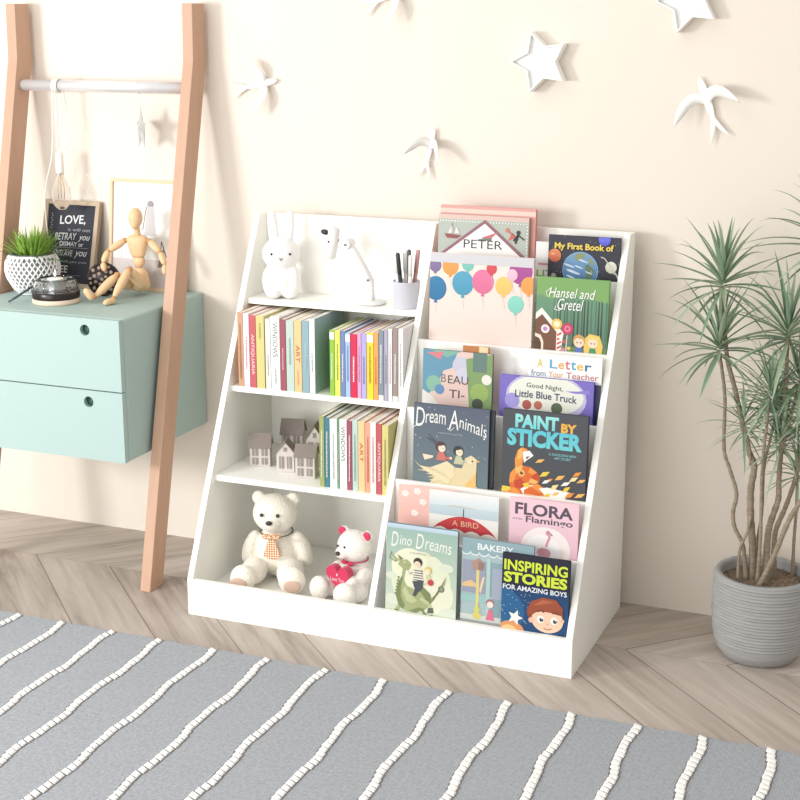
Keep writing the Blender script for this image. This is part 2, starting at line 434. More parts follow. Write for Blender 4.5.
C3 = [(.288, .3005, (146, 156, 84), None, None, 'olive green book starting the row on the third shelf'),
 (.301, .3142, (44, 112, 128), None, None, 'dark teal book with small white title on the third shelf'),
 (.3147, .3335, (238, 240, 236), None, None, 'white book right of the dark teal one on the third shelf'),
 (.334, .3392, (90, 140, 100), None, None, 'very thin green booklet between two white books on the third shelf'),
 (.3397, .3585, (241, 242, 240), ('WINDOWS', .4, .9), (110, 120, 120), 'white book reading WINDOWS on the third shelf'),
 (.359, .3716, (148, 62, 80), None, None, 'narrow maroon book on the third shelf'),
 (.3722, .3866, (176, 200, 190), None, None, 'pale sage book between maroon and orange ones on the third shelf'),
 (.3871, .404, (238, 190, 128), ('ART', .42, .7), (190, 110, 70), 'light orange book reading ART on the third shelf'),
 (.4045, .4196, (228, 150, 118), None, None, 'salmon book with speckled spine on the third shelf'),
 (.4201, .4344, (240, 226, 222), None, None, 'white book with red spine marks on the third shelf'),
 (.4349, .4487, (188, 70, 76), ANT, (245, 215, 210), 'red book reading ANTIQUARIA on the third shelf'),
 (.4492, .4655, (206, 196, 110), None, None, 'mustard yellow book against the divider on the third shelf')]
for i, (x0, x1, c, ti, tc_, lb) in enumerate(C3):
    mc = (240, 240, 238) if sum(c) < 420 else ((190, 80, 80) if i in (8, 9) else tuple(int(v * .7) for v in c))
    spine_book(x0, x1, -.326 if i < 9 else -.331, .316, .172 - (.002 * (i % 3)), .20, soft(c), None, ti, tc_ or (255, 255, 255), None if ti else [(.15, .8, mc)], lb, GC)

# ------------------------------------------------------------------ picture books on the display tiers
def picture_book(k, x0, x1, ztop, th, yo, cover, art_fn, label, tilt=.05, name='picture_book', zshift=0, page=True):
    """k: tier, yo: how far behind the tier's front the book's face starts"""
    zf = LIP[k] - .020
    w = x1 - x0; h = (ztop - zf) / cos(tilt)
    r = thing(name, ((x0 + x1) / 2, ly(LIP[k]) + .0152 + yo, zf + th * sin(tilt) + .0004), label, 'book', 'picture books on the display tiers', (-tilt, 0, 0))
    cm = mat('cover_%d_%d_%d' % tuple(cover), cover, .45, var=.03)
    t = min(.002, th * .25); q = MB()
    q.box((-w / 2, 0, 0), (w / 2, t, h)); q.box((-w / 2, th - t, 0), (w / 2, th, h)); q.box((-w / 2, t * .5, 0), (-w / 2 + t, th - t * .5, h))
    q.build('cover', cm, r, .0005, 1)
    boxpart('pages', (-w / 2 + t + .0002, t + .0001, .003), (w / 2 - .003, th - t - .0001, h - .003), PAGES, r, 0)
    a = Art(w, h); art_fn(a); a.build('cover_print', r, loc=(-w / 2, 0, 0), eps=.00003)
    return r
def person_small(a, x, y, s, hair, skin, cloth):
    a.poly([(x - .9 * s, y - 2.6 * s), (x + .9 * s, y - 2.6 * s), (x + .45 * s, y - .7 * s), (x - .45 * s, y - .7 * s)], cloth)
    a.circ(x, y + .15 * s, s * 1.0, hair); a.circ(x, y - .1 * s, s * .8, skin)
    a.circ(x - .3 * s, y - .1 * s, s * .12, (50, 40, 40)); a.circ(x + .3 * s, y - .1 * s, s * .12, (50, 40, 40))
def art_peter(a):
    a.rect(0, 0, 1, 1, (178, 188, 176)); a.rect(0, .93, 1, 1, (222, 190, 178))
    for i in range(30): a.circ(.02 + i * .033, .9, .008, (240, 240, 235), n=8)
    for i in range(12): a.circ(.985, .86 - i * .05, .008, (240, 240, 235), n=8)
    a.poly([(.0, .36), (.52, .94), (1, .36)], (150, 96, 110)); a.poly([(.05, .36), (.52, .88), (.95, .36)], (248, 248, 245)); a.rect(0, 0, 1, .37, (236, 236, 232))
    a.poly([(.42, .62), (.60, .62), (.60, .70)], (120, 120, 118)); a.poly([(.48, .66), (.66, .76), (.60, .66)], (205, 110, 110))
    a.text('PETER', .29, .495, .72, .625, (60, 58, 56))
    a.poly([(.07, .70), (.26, .68), (.21, .63), (.10, .635)], (150, 70, 75)); a.poly([(.11, .71), (.16, .85), (.17, .71)], (236, 226, 220)); a.poly([(.18, .71), (.21, .81), (.24, .71)], (236, 226, 220))
    a.line([(.155, .7), (.155, .86)], .006, (90, 70, 70))
    a.poly([(.74, .80), (.82, .76), (.78, .64), (.87, .70)], (220, 90, 80)); a.circ(.77, .80, .022, (220, 120, 90))
    a.line([(.84, .64), (.89, .74), (.86, .60)], .02, (40, 40, 45)); a.circ(.89, .77, .022, (45, 45, 48)); a.line([(.89, .73), (.96, .66)], .012, (40, 40, 45))
def art_pink_plain(a):
    a.rect(0, 0, 1, 1, (226, 160, 152)); a.rect(0, .9, 1, .96, (240, 205, 190))
def art_letters(a):
    a.rect(0, 0, 1, 1, (243, 242, 240))
    a.text('LIT', .05, .18, .62, .34, (150, 190, 70), .02); a.circ(.2, .1, .07, (236, 190, 90)); a.circ(.5, .08, .06, (130, 170, 210)); a.rect(.1, .45, .5, .5, (220, 150, 160))
def art_planets(a):
    a.rect(0, 0, 1, 1, (40, 40, 54), (50, 48, 64))
    rr = random.Random(3)
    for i in range(60): a.circ(rr.random(), rr.random(), rr.uniform(.002, .005), (210, 210, 225), n=6)
    a.circ(.78, .96, .085, (70, 80, 215), c2=(110, 120, 240)); a.circ(.75, .94, .03, (100, 110, 235), .02)
    a.circ(.095, .60, .09, (190, 80, 45), c2=(240, 136, 84)); a.circ(.07, .63, .03, (246, 160, 110), .015); a.circ(.12, .56, .035, (206, 96, 56), .014)
    a.circ(.46, .34, .250, (120, 176, 226)); a.circ(.46, .34, .240, (44, 92, 150), c2=(112, 162, 208))
    C1, C2 = (142, 150, 104), (92, 118, 84)
    a.poly([(.36, .58), (.40, .66), (.47, .68), (.54, .64), (.50, .58), (.46, .56), (.43, .50), (.39, .54)], C1); a.poly([(.56, .60), (.62, .56), (.66, .48), (.62, .44), (.58, .50)], C1)
    a.poly([(.52, .44), (.57, .46), (.62, .40), (.66, .34), (.62, .22), (.58, .12), (.54, .20), (.54, .32)], C2); a.poly([(.60, .36), (.64, .32), (.61, .26)], C1)
    for x, y, w_ in ((.30, .42, .08), (.36, .30, .10), (.44, .40, .06), (.33, .20, .07), (.50, .52, .07), (.42, .14, .09), (.58, .30, .05)):
        a.circ(x, y, w_, (214, 228, 240), w_ * .16, rot=-.3); a.circ(x + w_ * .4, y - .015, w_ * .6, (190, 212, 232), w_ * .12, rot=-.2)
    a.circ(.09, .20, .038, (150, 145, 140)); a.circ(.08, .22, .014, (176, 172, 166))
    a.circ(.885, .43, .078, (190, 190, 166), c2=(232, 230, 212))
    for k in range(3): a.line([(.82, .50 - k * .07), (.95, .44 - k * .07)], .008, (206, 204, 180))
    a.line([(.74, .62), (.79, .60), (.97, .28), (.99, .22)], .016, (196, 194, 184))
    a.text('My First Book of', .09, .70, .91, .86, (245, 215, 80), .03)
def art_balloons(a):
    a.rect(0, 0, 1, 1, (240, 212, 202), (244, 226, 214)); a.rect(0, .905, 1, 1, (208, 207, 212))
    def bal(x, y, r, c, c2=None):
        a.circ(x, y, r, c, r * 1.08, c2=c2 or tuple(min(255, v + 14) for v in c)); a.poly([(x - .02, y - r * 1.45), (x + .02, y - r * 1.45), (x, y - r * .9)], c)
        a.line([(x, y - r * 1.4), (x + .015, y - r * 1.4 - .12)], .003, (200, 190, 190))
    bal(.05, .87, .06, (120, 100, 150)); bal(.2, .87, .08, (230, 150, 60)); bal(.37, .9, .06, (110, 190, 180))
    a.rect(0, .905, 1, 1, (208, 207, 212))
    bal(.06, .63, .105, (28, 110, 165)); bal(.325, .70, .105, (60, 150, 185)); bal(.52, .73, .105, (222, 100, 145)); bal(.6, .87, .05, (215, 60, 70))
    bal(.72, .70, .08, (245, 190, 90)); bal(.88, .86, .11, (165, 60, 140)); bal(.96, .72, .075, (245, 150, 60)); bal(.84, .52, .075, (120, 205, 185)); bal(.8, .82, .05, (240, 180, 200))
    a.rect(0, .905, 1, 1, (208, 207, 212))
def art_hansel(a):
    a.rect(0, 0, 1, 1, (66, 122, 100), (110, 160, 118)); a.rect(0, .78, 1, 1, (122, 172, 92)); a.poly([(0, .8), (.2, .74), (.6, .8), (1, .72), (1, .8)], (122, 172, 92))
    rr = random.Random(12)
    for i in range(16): x = .25 + i * .048 + rr.uniform(-.01, .01); g = rr.choice([(58, 66, 60), (74, 96, 82), (84, 118, 100)]); a.poly([(x - .014, .15), (x + .014, .15), (x + .007, .74), (x - .004, .74)], g)
    a.rect(0, .05, 1, .16, (96, 134, 76))
    a.poly([(0, .08), (0, .55), (.08, .62), (.40, .32), (.36, .06)], (250, 238, 225)); a.poly([(0, .08), (0, .47), (.09, .54), (.30, .33), (.30, .06)], (120, 76, 52))
    a.circ(.14, .36, .06, (245, 225, 225)); a.circ(.14, .36, .03, (180, 130, 190)); a.poly([(0, .06), (.0, .3), (.08, .28), (.12, .2), (.12, .06)], (240, 220, 200)); a.poly([(0, .06), (.0, .26), (.06, .24), (.09, .18), (.09, .06)], (90, 55, 40))
    for i in range(5):
        y = .06 + i * .055; a.poly([(.31, y), (.37, y + .03), (.37, y + .055), (.31, y + .025)], (214, 60, 70))
    a.circ(.30, .43, .075, (240, 190, 90)); a.circ(.30, .43, .045, (250, 235, 190)); a.circ(.45, .38, .08, (206, 50, 90)); a.circ(.45, .38, .045, (235, 120, 150)); a.circ(.45, .38, .02, (206, 50, 90)); a.line([(.45, .3), (.44, .1)], .012, (240, 235, 225))
    for i, (x, y) in enumerate([(.42, .22), (.36, .27), (.48, .14), (.4, .12)]): a.circ(x, y, .025, [(220, 80, 80), (250, 240, 235), (240, 190, 80), (220, 130, 170)][i])
    a.rect(0, 0, 1, .06, (90, 130, 70))
    a.poly([(.70, .02), (.68, .26), (.76, .34), (.90, .32), (.95, .20), (.93, .05)], (238, 198, 92)); person_small(a, .62, .23, .085, (206, 160, 84), (246, 214, 186), (84, 110, 190)); person_small(a, .81, .23, .080, (244, 208, 104), (248, 218, 190), (70, 150, 96)); a.poly([(.73, .30), (.80, .33), (.90, .28), (.82, .27)], (244, 208, 104)); a.poly([(.54, .29), (.62, .33), (.70, .27), (.62, .27)], (206, 160, 84))
    a.text('Hansel and', .17, .76, .82, .88, (250, 250, 245), .0, .3); a.text('Gretel', .30, .61, .66, .75, (250, 250, 245), .0, .3); a.line([(.16, .76), (.13, .82), (.2, .87)], .008, (250, 250, 245)); a.line([(.28, .66), (.26, .61), (.34, .60)], .008, (250, 250, 245))
def art_beauti(a):
    a.rect(0, 0, 1, 1, (228, 196, 186))
    a.poly([(0, .25), (0, 1), (.5, 1), (.42, .75), (.3, .7), (.2, .45)], (92, 150, 178)); a.poly([(.1, 1), (.35, .9), (.55, 1)], (120, 180, 160)); a.poly([(.05, .95), (.3, .98), (.25, .86)], (220, 120, 130))
    a.poly([(0, 0), (0, .4), (.15, .3), (.3, .12), (.32, 0)], (226, 222, 214)); a.circ(.16, .5, .11, (130, 185, 160)); a.circ(.25, .42, .07, (90, 140, 190))
    a.circ(.55, .8, .12, (196, 196, 214)); a.circ(.58, .66, .1, (206, 200, 220)); a.poly([(.68, .2), (.62, .9), (1, 1), (1, 0), (.75, .02)], (126, 160, 96))
    a.rect(.72, .72, .92, 1, (96, 128, 118)); a.circ(.82, .42, .13, (150, 182, 90)); a.circ(.8, .25, .08, (70, 80, 70)); a.circ(.92, .62, .07, (236, 232, 220)); a.circ(.7, .06, .1, (90, 130, 180))
    a.text('B', .27, .53, .34, .65, (110, 112, 116)); a.text('EAU', .37, .52, .66, .64, (70, 66, 66)); a.text('TI-', .39, .31, .61, .43, (70, 66, 66))
def art_brown(a): a.rect(0, 0, 1, 1, (196, 120, 62)); a.rect(.62, .86, .95, 1, (236, 214, 160))
def art_letter(a):
    a.rect(0, 0, 1, 1, (247, 246, 244))
    for i, (ch, x0, x1, c) in enumerate([('A', .12, .20, (216, 200, 70)), ('L', .29, .40, (90, 170, 220)), ('e', .41, .49, (236, 170, 70)), ('t', .50, .57, (220, 110, 120)), ('t', .58, .65, (80, 170, 210)), ('e', .66, .75, (240, 190, 70)), ('r', .77, .86, (60, 120, 170))]):
        a.text(ch, x0, .81, x1, .93 if ch in 'ALt' else .895, c, .02)
    x = .04
    for ch, w_, c in [('from', .2, (80, 130, 150)), ('Your', .2, (236, 160, 60)), ('Teacher', .44, (200, 90, 90))]:
        a.text(ch, x, .69, x + w_, .775, c, .005); x += w_ + .04
    a.rect(.03, .665, .93, .672, (200, 90, 90))
def art_truck(a):
    a.rect(0, 0, 1, 1, (120, 104, 200)); a.circ(.5, .62, .43, (196, 188, 226), .26); a.circ(.5, .66, .40, (236, 236, 222), .21); a.rect(0, 0, 1, .13, (150, 140, 210))
    a.circ(.14, .5, .08, (160, 150, 225)); a.poly([(.7, .78), (.84, .8), (.95, .84), (.97, .76), (.8, .75)], (140, 125, 215))
    a.circ(.30, .44, .05, (190, 90, 80)); a.circ(.42, .45, .045, (200, 110, 90)); a.circ(.62, .42, .06, (90, 110, 80))
    a.text('Good Night,', .29, .765, .68, .885, (52, 84, 74), .008, tilt=-.02); a.text('Little Blue Truck', .17, .575, .83, .72, (44, 62, 96), .015, arc=.02, tilt=-.03)
def art_navy(a): a.rect(0, 0, 1, 1, (46, 54, 92))
def art_dark(a): a.rect(0, 0, 1, 1, (60, 68, 74))
def feather(a, x0, y0, x1, y1, w, c, c2):
    dx, dy = x1 - x0, y1 - y0
    a.poly([(x0, y0 + w), (x0 + dx * .5, y0 + dy * .5 + w * 1.1), (x1, y1), (x0 + dx * .5, y0 + dy * .5 - w * .9), (x0, y0 - w)], c)
    a.line([(x0, y0), (x0 + dx * .9, y0 + dy * .9)], .004, c2)
def child(a, x, y, s, hair, skin, cloth, side=1):
    """small seated child seen from the side: body, arm, head, face"""
    k = a.w / a.h
    a.poly([(x - 1.0 * s, y - 2.7 * s * k), (x + 1.2 * s, y - 2.7 * s * k), (x + .75 * s, y - 1.0 * s * k), (x - .5 * s, y - .9 * s * k)], cloth)
    a.line([(x + .2 * s * side, y - 1.3 * s * k), (x + 1.2 * s * side, y - 2.1 * s * k), (x + 2.1 * s * side, y - 2.0 * s * k)], s * .5, cloth); a.circ(x + 2.2 * s * side, y - 2.0 * s * k, s * .28, skin)
    a.circ(x - .12 * s * side, y + .12 * s * k, s * 1.05, hair); a.circ(x + .22 * s * side, y - .15 * s * k, s * .78, skin); a.poly([(x - s, y + .2 * s * k), (x - .2 * s, y + 1.1 * s * k), (x + .9 * s * side, y + .7 * s * k), (x + .1 * s, y + .35 * s * k)], hair)
    for d in (.1, .55): a.circ(x + d * s * side, y - .12 * s * k, s * .09, (60, 44, 40), n=8)
    a.circ(x + .3 * s * side, y - .45 * s * k, s * .12, (226, 150, 130), s * .05, n=10)
def art_dream(a):
    a.rect(0, 0, 1, 1, (104, 128, 132), (84, 92, 112))
    rr = random.Random(5)
    for i in range(24): a.circ(rr.random(), rr.uniform(.3, 1), rr.uniform(.003, .007), (225, 230, 230), n=6)
    W_ = (238, 240, 236)
    a.text('D', .03, .735, .15, .955, W_, 0, .1); a.line([(.0, .72), (.05, .745), (.03, .78)], .008, W_); a.text('ream', .16, .775, .43, .885, W_, 0, .1, arc=.012)
    a.text('A', .47, .735, .60, .955, W_, 0, .1); a.line([(.45, .74), (.50, .72), (.54, .76)], .008, W_); a.text('nimals', .61, .765, .97, .905, W_, 0, .1, tilt=-.09)
    a.circ(.94, .665, .012, W_)
    a.text('a bedtime journey', .33, .665, .66, .695, (170, 185, 185))
    F1, F2, F3 = (236, 222, 180), (224, 206, 156), (204, 184, 128)
    a.poly([(.30, .0), (.24, .10), (.34, .2), (.5, .3), (.66, .30), (.70, .42), (.78, .46), (.85, .42), (.85, .30), (.84, .0)], F2, F1)
    for i in range(7): feather(a, .44 - i * .010, .25 - i * .030, .16 + i * .020 - .10 * (i == 0), .22 - i * .034, .018, F1 if i % 2 else F2, F3)
    a.poly([(.0, .35), (.10, .275), (.24, .27), (.36, .32), (.46, .365), (.56, .31), (.56, .20), (.46, .10), (.34, .16), (.18, .22), (.08, .28)], F1, F2)
    for i in range(5): a.line([(.10 + i * .07, .28 - i * .008), (.30 + i * .06, .25 - i * .03)], .005, F3)
    a.poly([(.74, .0), (.71, .12), (.80, .20), (.85, .28), (.85, 0)], (244, 190, 104)); a.circ(.775, .39, .03, F1); a.circ(.795, .395, .012, (70, 56, 40)); a.poly([(.85, .42), (.905, .40), (.85, .385)], (226, 180, 90))
    a.poly([(.13, .42), (.16, .35), (.27, .385), (.28, .41)], (236, 214, 190)); a.poly([(.17, .62), (.34, .57), (.31, .53)], (82, 86, 94)); a.line([(.2, .66), (.3, .57)], .006, (82, 86, 94))
    child(a, .375, .515, .062, (84, 60, 54), (246, 222, 194), (208, 112, 98)); child(a, .61, .490, .060, (60, 54, 58), (238, 224, 188), (196, 198, 156))
    a.circ(.86, .10, .008, W_); a.circ(.1, .6, .006, W_)
def art_sticker(a):
    a.rect(0, 0, 1, 1, (70, 74, 80)); T = (98, 208, 214)
    a.text('PAINT', .15, .81, .66, .96, T, .045, c2=(150, 230, 225)); a.text('BY', .69, .80, .87, .90, (240, 178, 60), .045); a.text('STICKER', .06, .61, .94, .80, T, .05, c2=(80, 196, 215))
    a.text('A DAZZLING NEW', .56, .545, .88, .57, (120, 200, 205), .01); a.text('ART STORY', .62, .505, .82, .53, (120, 200, 205), .01)
    O1, O2, O3, Y1, W1 = (228, 104, 40), (244, 148, 54), (250, 186, 92), (246, 206, 60), (250, 248, 240); R1 = (204, 70, 34)
    a.poly([(.17, .34), (.16, .46), (.19, .56), (.24, .60), (.31, .58), (.27, .52), (.25, .42), (.26, .36)], O2); a.poly([(.19, .46), (.21, .57), (.24, .59), (.24, .48)], O3); a.poly([(.25, .55), (.33, .57), (.38, .52), (.30, .46), (.27, .43)], W1); a.poly([(.29, .50), (.34, .51), (.30, .47)], (70, 74, 80))
    a.poly([(.10, .20), (.11, .30), (.17, .37), (.26, .40), (.35, .39), (.43, .34), (.47, .28), (.45, .23), (.40, .20), (.34, .12), (.26, .04), (.16, .05)], O1)
    a.poly([(.10, .20), (.11, .30), (.17, .37), (.18, .28), (.15, .20)], O2); a.poly([(.17, .37), (.26, .40), (.24, .34), (.18, .30)], O3); a.poly([(.26, .40), (.35, .39), (.32, .33), (.25, .35)], O1); a.poly([(.35, .39), (.43, .34), (.38, .31), (.32, .33)], O2)
    a.poly([(.43, .34), (.47, .28), (.45, .25), (.37, .27), (.38, .31)], R1); a.poly([(.36, .27), (.45, .24), (.41, .21), (.33, .22)], O3); a.poly([(.16, .22), (.24, .26), (.30, .20), (.24, .14), (.17, .15)], R1); a.poly([(.24, .14), (.32, .19), (.40, .20), (.34, .12), (.28, .08)], W1); a.poly([(.26, .2), (.33, .22), (.36, .17), (.3, .16)], Y1)
    a.poly([(.12, .14), (.17, .15), (.24, .10), (.20, .02), (.13, .04)], O2); a.poly([(.01, .09), (.02, .155), (.12, .15), (.12, .09)], Y1); a.poly([(.06, .09), (.12, .12), (.12, .06)], O2); a.poly([(.10, .0), (.13, .05), (.2, .02), (.2, 0)], O3)
    a.circ(.245, .315, .042, O3); a.circ(.245, .315, .030, (240, 170, 70)); a.circ(.247, .318, .018, (44, 30, 28)); a.circ(.252, .328, .006, W1, n=8)
    a.poly([(.28, .13), (.36, .18), (.46, .16), (.54, .10), (.66, .0), (.30, .0)], O1); a.poly([(.36, .18), (.44, .22), (.52, .18), (.48, .12)], O2); a.poly([(.30, .10), (.40, .10), (.46, .0), (.34, .0)], O2); a.poly([(.42, .08), (.52, .10), (.60, .02), (.5, 0)], O3)
    a.poly([(.46, .17), (.56, .19), (.84, .16), (.74, .05), (.66, .0), (.56, .07)], W1)
    rr = random.Random(2); C = [Y1, O2, O3, W1, (246, 226, 150), O3]
    for i, (x, y) in enumerate([(.52, .33), (.58, .27), (.70, .31), (.77, .25), (.86, .31), (.95, .30), (.56, .10), (.82, .13), (.94, .14), (.70, .07), (.87, .05), (.95, .06), (.78, .19), (.90, .37), (.66, .13), (.54, .25), (.64, .2), (.46, .47)]):
        w_, h_ = rr.uniform(.04, .065), rr.uniform(.022, .034)
        a.poly([(x - w_, y - h_), (x + w_ * .3, y - h_ * .5), (x + w_, y + h_ * 1.1), (x - w_ * .3, y + h_ * .7)], C[i % 6])
def art_blossom(a):
    a.rect(0, 0, 1, 1, (242, 172, 158), (244, 196, 184))
    for x, y in ((.12, .86), (.34, .92), (.30, .55), (.14, .3), (.4, .25), (.45, .75)):
        for i in range(5): a.circ(x + .04 * cos(i * 1.256), y + .03 * sin(i * 1.256), .03, (252, 232, 222), n=10)
def art_umbrella(a):
    a.rect(0, 0, 1, 1, (238, 234, 226)); a.rect(0, .72, 1, 1, (204, 222, 226), (240, 238, 236)); a.rect(0, .60, 1, .76, (186, 206, 214), (196, 216, 220)); a.poly([(.2, .75), (.35, .78), (.6, .77), (.7, .75)], (200, 196, 180))
    a.poly([(0, .0), (0, .5), (1, .42), (1, 0)], (240, 232, 220))
    n = 20; top = [(.06 + .92 * i / n, .36 + .27 * sin(pi * i / n) ** .8 - .05 * i / n) for i in range(n + 1)]
    bot = [(.98 - .92 * i / 16, .31 + .05 * abs(sin(pi * i / 4)) + .05 * i / 16) for i in range(1, 16)]
    a.poly(top + bot, (200, 44, 54), (222, 66, 66)); a.line([(.5, .60), (.5, .74)], .014, (70, 60, 60))
    for x in (.3, .42, .56, .7): a.line([(.5, .60), (x, .36)], .005, (160, 30, 42))
    a.text('A BIRD', .34, .44, .72, .53, (240, 190, 150))
def art_flora(a):
    a.rect(0, 0, 1, 1, (240, 190, 206), (242, 200, 212)); K = (92, 74, 90)
    a.text('FLORA', .08, .74, .92, .93, K, .03); a.text('and the', .05, .655, .19, .69, K); a.text('Flamingo', .24, .60, .92, .73, K, .02)
    a.circ(.54, .24, .36, (250, 236, 232), .32); a.circ(.50, .2, .26, (252, 246, 244), .24)
    a.line([(.56, .50), (.6, .44), (.57, .36), (.55, .28)], .035, (228, 150, 168)); a.circ(.57, .50, .035, (228, 150, 168)); a.poly([(.60, .51), (.65, .46), (.61, .47)], (70, 60, 66)); a.circ(.575, .505, .008, (50, 40, 44)); a.circ(.52, .18, .1, (232, 160, 176), .07)
def art_dragon(a):
    a.rect(0, 0, 1, 1, (210, 220, 194), (146, 182, 170)); a.rect(0, .955, 1, 1, (176, 200, 216), (196, 216, 232)); a.circ(.5, .42, .42, (222, 228, 196)); a.circ(.34, .56, .26, (232, 234, 202)); a.circ(.7, .3, .26, (230, 232, 204))
    for x, y, r_ in ((.1, .2, .12), (.9, .12, .14), (.85, .6, .1), (.08, .45, .08)): a.circ(x, y, r_, (216, 224, 202), r_ * .6)
    L_ = (236, 240, 228)
    a.text('D', .07, .76, .17, .915, L_, 0, .2); a.text('ino', .19, .785, .36, .885, L_, 0, .2); a.text('D', .42, .765, .53, .925, L_, 0, .2); a.text('reams', .55, .775, .92, .865, L_, 0, .2, tilt=-.03); a.text('a bedtime ride', .34, .705, .68, .73, (150, 160, 140))
    G1, G2, G3 = (124, 138, 84), (164, 174, 118), (192, 198, 146)
    # tail and body
    a.poly([(.60, .24), (.70, .30), (.78, .36), (.84, .42), (.86, .52), (.80, .42), (.70, .26), (.60, .16)], G2); a.circ(.79, .375, .045, (104, 114, 92)); a.circ(.79, .375, .028, (146, 150, 124))
    a.poly([(.20, .62), (.30, .64), (.36, .60), (.345, .545), (.28, .50), (.26, .42), (.30, .36), (.42, .33), (.54, .37), (.64, .31), (.66, .22), (.58, .14), (.44, .085), (.30, .09), (.19, .14), (.15, .24), (.17, .36), (.23, .46), (.24, .54), (.17, .575)], G2)
    a.poly([(.19, .14), (.15, .24), (.17, .36), (.23, .46), (.25, .44), (.22, .34), (.22, .24), (.28, .15), (.26, .10)], G1); a.poly([(.46, .35), (.54, .37), (.64, .31), (.66, .22), (.60, .18), (.56, .26)], G1); a.poly([(.34, .10), (.44, .085), (.58, .14), (.48, .15)], G1)
    a.poly([(.24, .30), (.30, .20), (.38, .18), (.46, .22), (.34, .28), (.28, .36)], G3)
    a.poly([(.20, .62), (.11, .66), (.06, .72), (.10, .64), (.14, .60)], G2); a.line([(.08, .70), (.05, .63), (.15, .60)], .012, G1); a.poly([(.20, .62), (.16, .68), (.25, .64)], G1); a.circ(.27, .605, .014, (240, 240, 220)); a.circ(.272, .604, .008, (60, 60, 40)); a.line([(.30, .57), (.36, .585)], .006, G1)
    for i in range(6): a.poly([(.155 + i * .006, .24 + i * .035), (.125 + i * .008, .27 + i * .035), (.165 + i * .008, .275 + i * .035)], G1)
    a.line([(.20, .13), (.15, .08), (.22, .06), (.30, .065)], .05, G2); a.line([(.52, .13), (.60, .06), (.68, .08)], .035, G1); a.line([(.50, .25), (.62, .20), (.66, .13)], .05, G3); a.poly([(.60, .10), (.69, .11), (.68, .165), (.61, .16)], (92, 102, 82))
    # boy in a striped jersey with a small friend behind him
    a.poly([(.38, .41), (.39, .54), (.50, .56), (.54, .44)], (236, 230, 210))
    for i in range(5): a.rect(.395, .432 + i * .025, .525, .442 + i * .025, (70, 68, 66))
    a.line([(.41, .53), (.34, .49), (.29, .52)], .035, (236, 230, 210)); a.line([(.39, .515), (.35, .495)], .01, (70, 68, 66))
    a.poly([(.38, .42), (.54, .44), (.53, .36), (.46, .30), (.43, .26), (.39, .27), (.42, .34)], (74, 80, 88)); a.circ(.455, .625, .062, (66, 50, 44)); a.circ(.448, .60, .046, (242, 218, 188)); a.circ(.432, .602, .006, (50, 40, 40), n=8); a.circ(.462, .602, .006, (50, 40, 40), n=8); a.circ(.448, .583, .01, (216, 130, 110), .004, n=8)
    a.circ(.60, .555, .052, (224, 198, 112)); a.circ(.59, .54, .038, (244, 222, 192)); a.poly([(.57, .50), (.63, .51), (.67, .42), (.60, .40)], (210, 204, 156)); a.circ(.64, .43, .042, (202, 62, 66)); a.line([(.60, .42), (.54, .40)], .02, (210, 204, 156))
def art_bakery(a):
    a.rect(0, 0, 1, 1, (166, 190, 192)); a.rect(0, .86, 1, 1, (140, 172, 180))
    for i in range(8): a.circ(.06 + i * .125, .86, .065, (140, 172, 180)); 
    for i in range(8): a.circ(.06 + i * .125, .86, .067, (232, 238, 238), .06, a0=pi, a1=2 * pi)
    for i in range(8): a.circ(.06 + i * .125, .87, .063, (140, 172, 180), .056)
    a.text('BAKERY', .22, .885, .72, .955, (238, 244, 244), .02)
    a.rect(.02, .40, .34, .76, (150, 156, 176)); a.rect(.42, .10, .70, .76, (132, 166, 172)); a.rect(.44, .36, .66, .70, (160, 170, 190)); a.rect(0, .30, .45, .38, (150, 196, 190)); a.rect(.36, .10, .41, .8, (172, 206, 204))
    a.poly([(.02, .46), (.22, .47), (.22, .50), (.14, .54), (.02, .50)], (232, 190, 130)); a.rect(0, 0, 1, .10, (170, 176, 172)); a.rect(0, .10, 1, .16, (206, 214, 208))
    a.rect(.215, .14, .255, .70, (232, 208, 120)); a.circ(.235, .15, .07, (222, 206, 110), .05); a.circ(.235, .22, .045, (206, 214, 110)); a.poly([(.16, .66), (.15, .74), (.24, .79), (.32, .74), (.31, .66)], (176, 140, 120)); a.poly([(.24, .66), (.24, .76), (.32, .74), (.31, .66)], (150, 118, 110))
    a.poly([(.28, .40), (.34, .60), (.30, .58), (.26, .44)], (236, 208, 160))
    a.circ(.42, .31, .06, (170, 110, 120)); a.circ(.42, .295, .045, (246, 226, 216)); a.poly([(.36, .12), (.40, .24), (.45, .24), (.49, .12)], (226, 110, 140)); a.poly([(.56, .16), (.62, .46), (.74, .56), (.74, .16)], (220, 170, 140))
